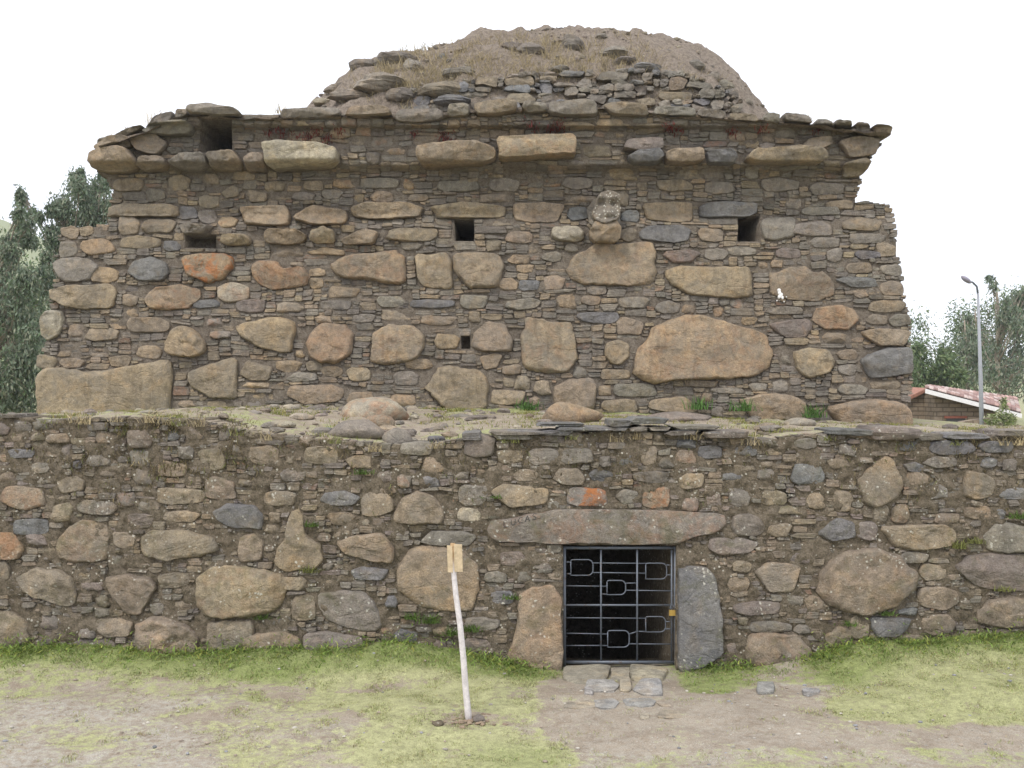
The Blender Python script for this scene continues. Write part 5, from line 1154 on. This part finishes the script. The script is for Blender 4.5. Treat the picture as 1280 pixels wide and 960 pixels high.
tree('eucalyptus_tree', 'tall thin-trunked eucalyptus tree beyond the adobe house', P3(1250, 600, 48)[:2] + (0,), P3(1246, 350, 48), .22,
     clumps_px([(1238, 352, 7, 2), (1262, 372, 12, 3), (1278, 362, 10, 3), (1252, 400, 14, 4), (1275, 400, 16, 5), (1290, 380, 16, 4), (1245, 430, 18, 5), (1270, 440, 20, 6), (1295, 430, 22, 5), (1262, 470, 22, 6), (1235, 460, 14, 4), (1292, 480, 22, 4)], 48, 1.6), .2, 330)
tree('eucalyptus_tree', 'slender eucalyptus tree behind the street lamp', P3(1212, 600, 52)[:2] + (0,), P3(1206, 400, 52), .16,
     clumps_px([(1207, 402, 6, 2), (1212, 418, 9, 3), (1202, 432, 12, 4), (1218, 440, 12, 4), (1208, 460, 18, 6), (1226, 420, 7, 2)], 52, 1.2), .2, 330)
for (a, b, lab) in [(1150, 448, 'leafy green tree close behind the temple edge beyond the house'), (1182, 452, 'bushy dark tree above the ridge of the adobe house')]:
    tree('bushy_tree', lab, P3(a, 600, 44)[:2] + (0,), P3(a, b - 8, 44), .16, clumps_px([(a, b, 14, 5), (a - 12, b + 20, 16, 5), (a + 14, b + 18, 16, 5), (a + 2, b + 34, 18, 5), (a - 2, b - 12, 8, 2)], 44, 1.4), .22, 330, cols=[(.12, .17, .08), (.09, .13, .06), (.17, .21, .10)], droop=.3)
for (X, Y, hh) in [(-20, 40, 7), (-15, 46, 6.5), (27, 58, 7), (33, 52, 8)]:
    cl = [(X + random.gauss(0, 1.4), Y + random.gauss(0, 1.4), hh * random.uniform(.35, .98), random.uniform(.6, 1.1), random.uniform(.7, 1.2)) for _ in range(26)]
    tree('bushy_tree', {-20: 'dark bushy tree far behind the large drooping eucalyptus', -15: 'small bushy tree behind the temple corner', 27: 'bushy tree far beyond the adobe house', 33: 'tall bushy tree beside the far eucalyptus'}[X], (X, Y, 0), (X, Y, hh * .95), .2, cl, .22, 260, cols=[(.12, .17, .08), (.09, .13, .06), (.17, .21, .10)], droop=.4)

# ------------------------------------------------------------------ street lamp
lamp = empty('street_lamp', P3(1228, 600, 30)[:2] + (0,), 'tall grey concrete street lamp beside the adobe house', 'lamp')
V, Fc = tube([P3(1228, 580, 30), P3(1226, 480, 30), P3(1222.5, 366, 30)], [.07, .062, .036], 12); mk('pole', V, Fc, 'paint', lamp, (.30, .31, .34))
V, Fc = tube([P3(1222.5, 368, 30), P3(1221, 358, 30), P3(1216, 353, 29.9), P3(1212, 352, 29.8)], [.035, .03, .028, .028], 8); mk('arm', V, Fc, 'steel', lamp)
c = P3(1207.5, 349.5, 29.8); V, Fc = rock(0, 0, 0, .19, .1, .07, 14, 8, .05, False, .2); an = math.radians(-35)
mk('lamp_head', [(c[0] + x * math.cos(an) - z * math.sin(an) * -1 * -1, c[1] + y, c[2] + x * math.sin(an) + z * math.cos(an)) for x, y, z in V], Fc, 'paint', lamp, (.24, .22, .27))

# ------------------------------------------------------------------ adobe house
HY = 34.0
house = empty('adobe_house', P3(1200, 600, HY)[:2] + (0,), 'low adobe brick house with a red clay tile roof', 'house')
def prism(name, front, y0, y1, m, par, col=None):
    n = len(front); V = [(P3(a, b, HY)[0], y0, P3(a, b, HY)[2]) for a, b in front] + [(P3(a, b, HY)[0], y1, P3(a, b, HY)[2]) for a, b in front]
    return mk(name, V, [tuple(range(n)), tuple(range(2 * n - 1, n - 1, -1))] + [(i, i + n, (i + 1) % n + n, (i + 1) % n) for i in range(n)], m, par, col, smooth=False)
zb0 = 480 + EYE * F / HY + 3
prism('wall', [(1168, zb0), (1168, 491), (1180, 495), (1180, 521), (1180, zb0)][:2] + [(1270, 518), (1270, zb0)], HY, HY + .35, 'adobe', house)
prism('side_wall', [(1120, zb0), (1120, 505), (1160, 490), (1167.8, 491), (1167.8, zb0)], HY + .9, HY + 1.2, 'adobe', house)
prism('return_wall', [(1167.9, zb0), (1167.9, 490), (1178, 493), (1178, zb0)], HY + .36, HY + 3.4, 'adobe', house)
V, Fc = boxm((P3(1183, 0, HY)[0], HY - .03, P3(0, 528, HY)[2]), (P3(1206, 0, HY)[0], HY - .004, P3(0, 523, HY)[2])); mk('window_shade_panel', V, Fc, 'graffiti_and_shade', house, smooth=False)  # solid dark panel on the wall, window's inner shade painted as colour
V, Fc = boxm((P3(1180, 0, HY)[0], HY - .06, P3(0, 522.8, HY)[2]), (P3(1208, 0, HY)[0], HY - .004, P3(0, 520, HY)[2])); mk('window_lintel', V, Fc, 'wood', house, (.25, .09, .06), smooth=False)
A, B, Cc, D = Vector(P3(1156, 486, HY - .4)), Vector(P3(1276, 517, HY - .4)), Vector(P3(1271, 499, HY + 3.4)), Vector(P3(1163, 484.5, HY + 3.4))
dn = Vector((0, 0, -.09)); V = [A, B, Cc, D, A + dn, B + dn, Cc + dn, D + dn]
rf_ = mk('roof', V, [(0, 1, 2, 3), (7, 6, 5, 4), (0, 4, 5, 1), (1, 5, 6, 2), (2, 6, 7, 3), (3, 7, 4, 0)], 'tile', house, (.20, .10, .07), smooth=False)
f1 = Vector((0, -.02, 0)); V = [A + f1, B + f1, B + f1 + Vector((0, 0, -.15)), A + f1 + Vector((0, 0, -.15))]; V += [v + Vector((0, -.06, 0)) for v in V]
mk('fascia', V, [(0, 1, 2, 3), (7, 6, 5, 4), (0, 4, 5, 1), (1, 5, 6, 2), (2, 6, 7, 3), (3, 7, 4, 0)], 'paint', rf_, (.72, .70, .70), smooth=False)
for j in range(7):
    for i in range(22):
        u0, u1 = i / 22, (i + 1.08) / 22; v = (j + .5) / 7; V = []
        p0, p1 = (A + (B - A) * u0) * (1 - v) + (D + (Cc - D) * u0) * v, (A + (B - A) * u1) * (1 - v) + (D + (Cc - D) * u1) * v
        q = ((D - A) + (Cc - D - B + A) * (u0 + u1) / 2) / 7 * .52
        for pp, k in ((p0 + Vector((0, 0, .045)), 1.0), (p1 + Vector((0, 0, .03)), .9)):
            for t in range(6): th = math.pi * t / 5; V.append(pp + q * math.cos(th) * k + Vector((0, 0, .09 * math.sin(th) * k)))
        kk = random.uniform(.75, 1.25)
        mk('tile', V, [(t, t + 1, t + 7, t + 6) for t in range(5)] + [(0, 6, 11, 5)], 'tile', rf_, random.choice([(.36 * kk, .24 * kk, .21 * kk), (.46 * kk, .37 * kk, .34 * kk), (.28 * kk, .18 * kk, .16 * kk)]))
for (a, b, c_) in [((1159, 485), (1128, 500), 1)]:
    A2, B2 = Vector(P3(*a, HY + .7)), Vector(P3(*b, HY + .7)); V = [A2, B2, B2 + Vector((0, 2.6, .05)), A2 + Vector((0, 2.6, .05))]; V += [v + Vector((0, 0, -.12)) for v in V]
    mk('side_roof', V, [(3, 2, 1, 0), (4, 5, 6, 7), (1, 5, 4, 0), (2, 6, 5, 1), (3, 7, 6, 2), (0, 4, 7, 3)], 'tile', house, (.30, .15, .11), smooth=False)
# low adobe yard wall before the house
gw = mk('yard_wall', [], [], 'adobe') if False else None
V = [(P3(a, b, 31)[0], y_, P3(a, b, 31)[2]) for y_ in (31, 31.35) for a, b in [(1166, 580), (1166, 542), (1205, 527), (1238, 522), (1262, 530), (1320, 538), (1320, 580)]]
n = 7; setp(mk('yard_wall', V, [tuple(range(n)), tuple(range(2 * n - 1, n - 1, -1))] + [(i, i + n, (i + 1) % n + n, (i + 1) % n) for i in range(n)], 'adobe', None, smooth=False, origin='b'), 'crumbling low adobe yard wall in front of the house', 'wall')
tree('flowering_shrub', 'straggly shrub with pale flowers beside the street lamp', P3(1252, 600, 29.5)[:2] + (0,), P3(1250, 505, 29.5), .04, clumps_px([(1250, 520, 9, 4), (1240, 526, 9, 3), (1262, 522, 8, 3), (1254, 505, 4, 2), (1250, 540, 12, 4)], 29.5, .3), .14, 150, cat='shrub', cols=[(.14, .19, .06), (.2, .23, .09), (.45, .46, .30)], droop=.1)

# ------------------------------------------------------------------ far hills
hx = np.linspace(-640, 640, 90); hy = np.linspace(280, 640, 26); gx, gy = np.meshgrid(hx, hy)
prof = lerp_tab([(-640, 100), (-240, 90), (-206, 74), (-182, 59), (-150, 40), (-110, 18), (-40, 3), (60, 3), (200, 10), (640, 50)])
gz = prof(gx * 400 / gy) * np.clip((gy - 280) / 120, 0, 1)
for j in range(gz.shape[0]):
    for i in range(gz.shape[1]): gz[j, i] *= 1 + .12 * nz(gx[j, i] * .014, gy[j, i] * .014, 4) + .06 * nz(gx[j, i] * .05, gy[j, i] * .05, 4)
gz -= 3; W_ = len(hx)
setp(mk('hills', np.stack([gx, gy, gz], -1).reshape(-1, 3), [(j * W_ + i, j * W_ + i + 1, (j + 1) * W_ + i + 1, (j + 1) * W_ + i) for j in range(len(hy) - 1) for i in range(W_ - 1)], 'ground', None, (.8, .3, .2)), kind='structure')

# ------------------------------------------------------------------ thin haze in the valley air
V, Fc = boxm((-655, -65, -6), (655, 665, 135))
m_ = bpy.data.materials.new('valley_haze'); m_.use_nodes = True; n_ = m_.node_tree.nodes; n_.remove(n_['Principled BSDF'])
pv = n_.new('ShaderNodeVolumePrincipled'); pv.inputs['Color'].default_value = (.80, .87, 1.0, 1); pv.inputs['Density'].default_value = .0007; pv.inputs['Anisotropy'].default_value = .2
m_.node_tree.links.new(pv.outputs[0], n_['Material Output'].inputs['Volume'])
setp(mk('haze', V, Fc, m_, None, smooth=False), 'thin bluish haze filling the valley air', 'haze', kind='stuff')
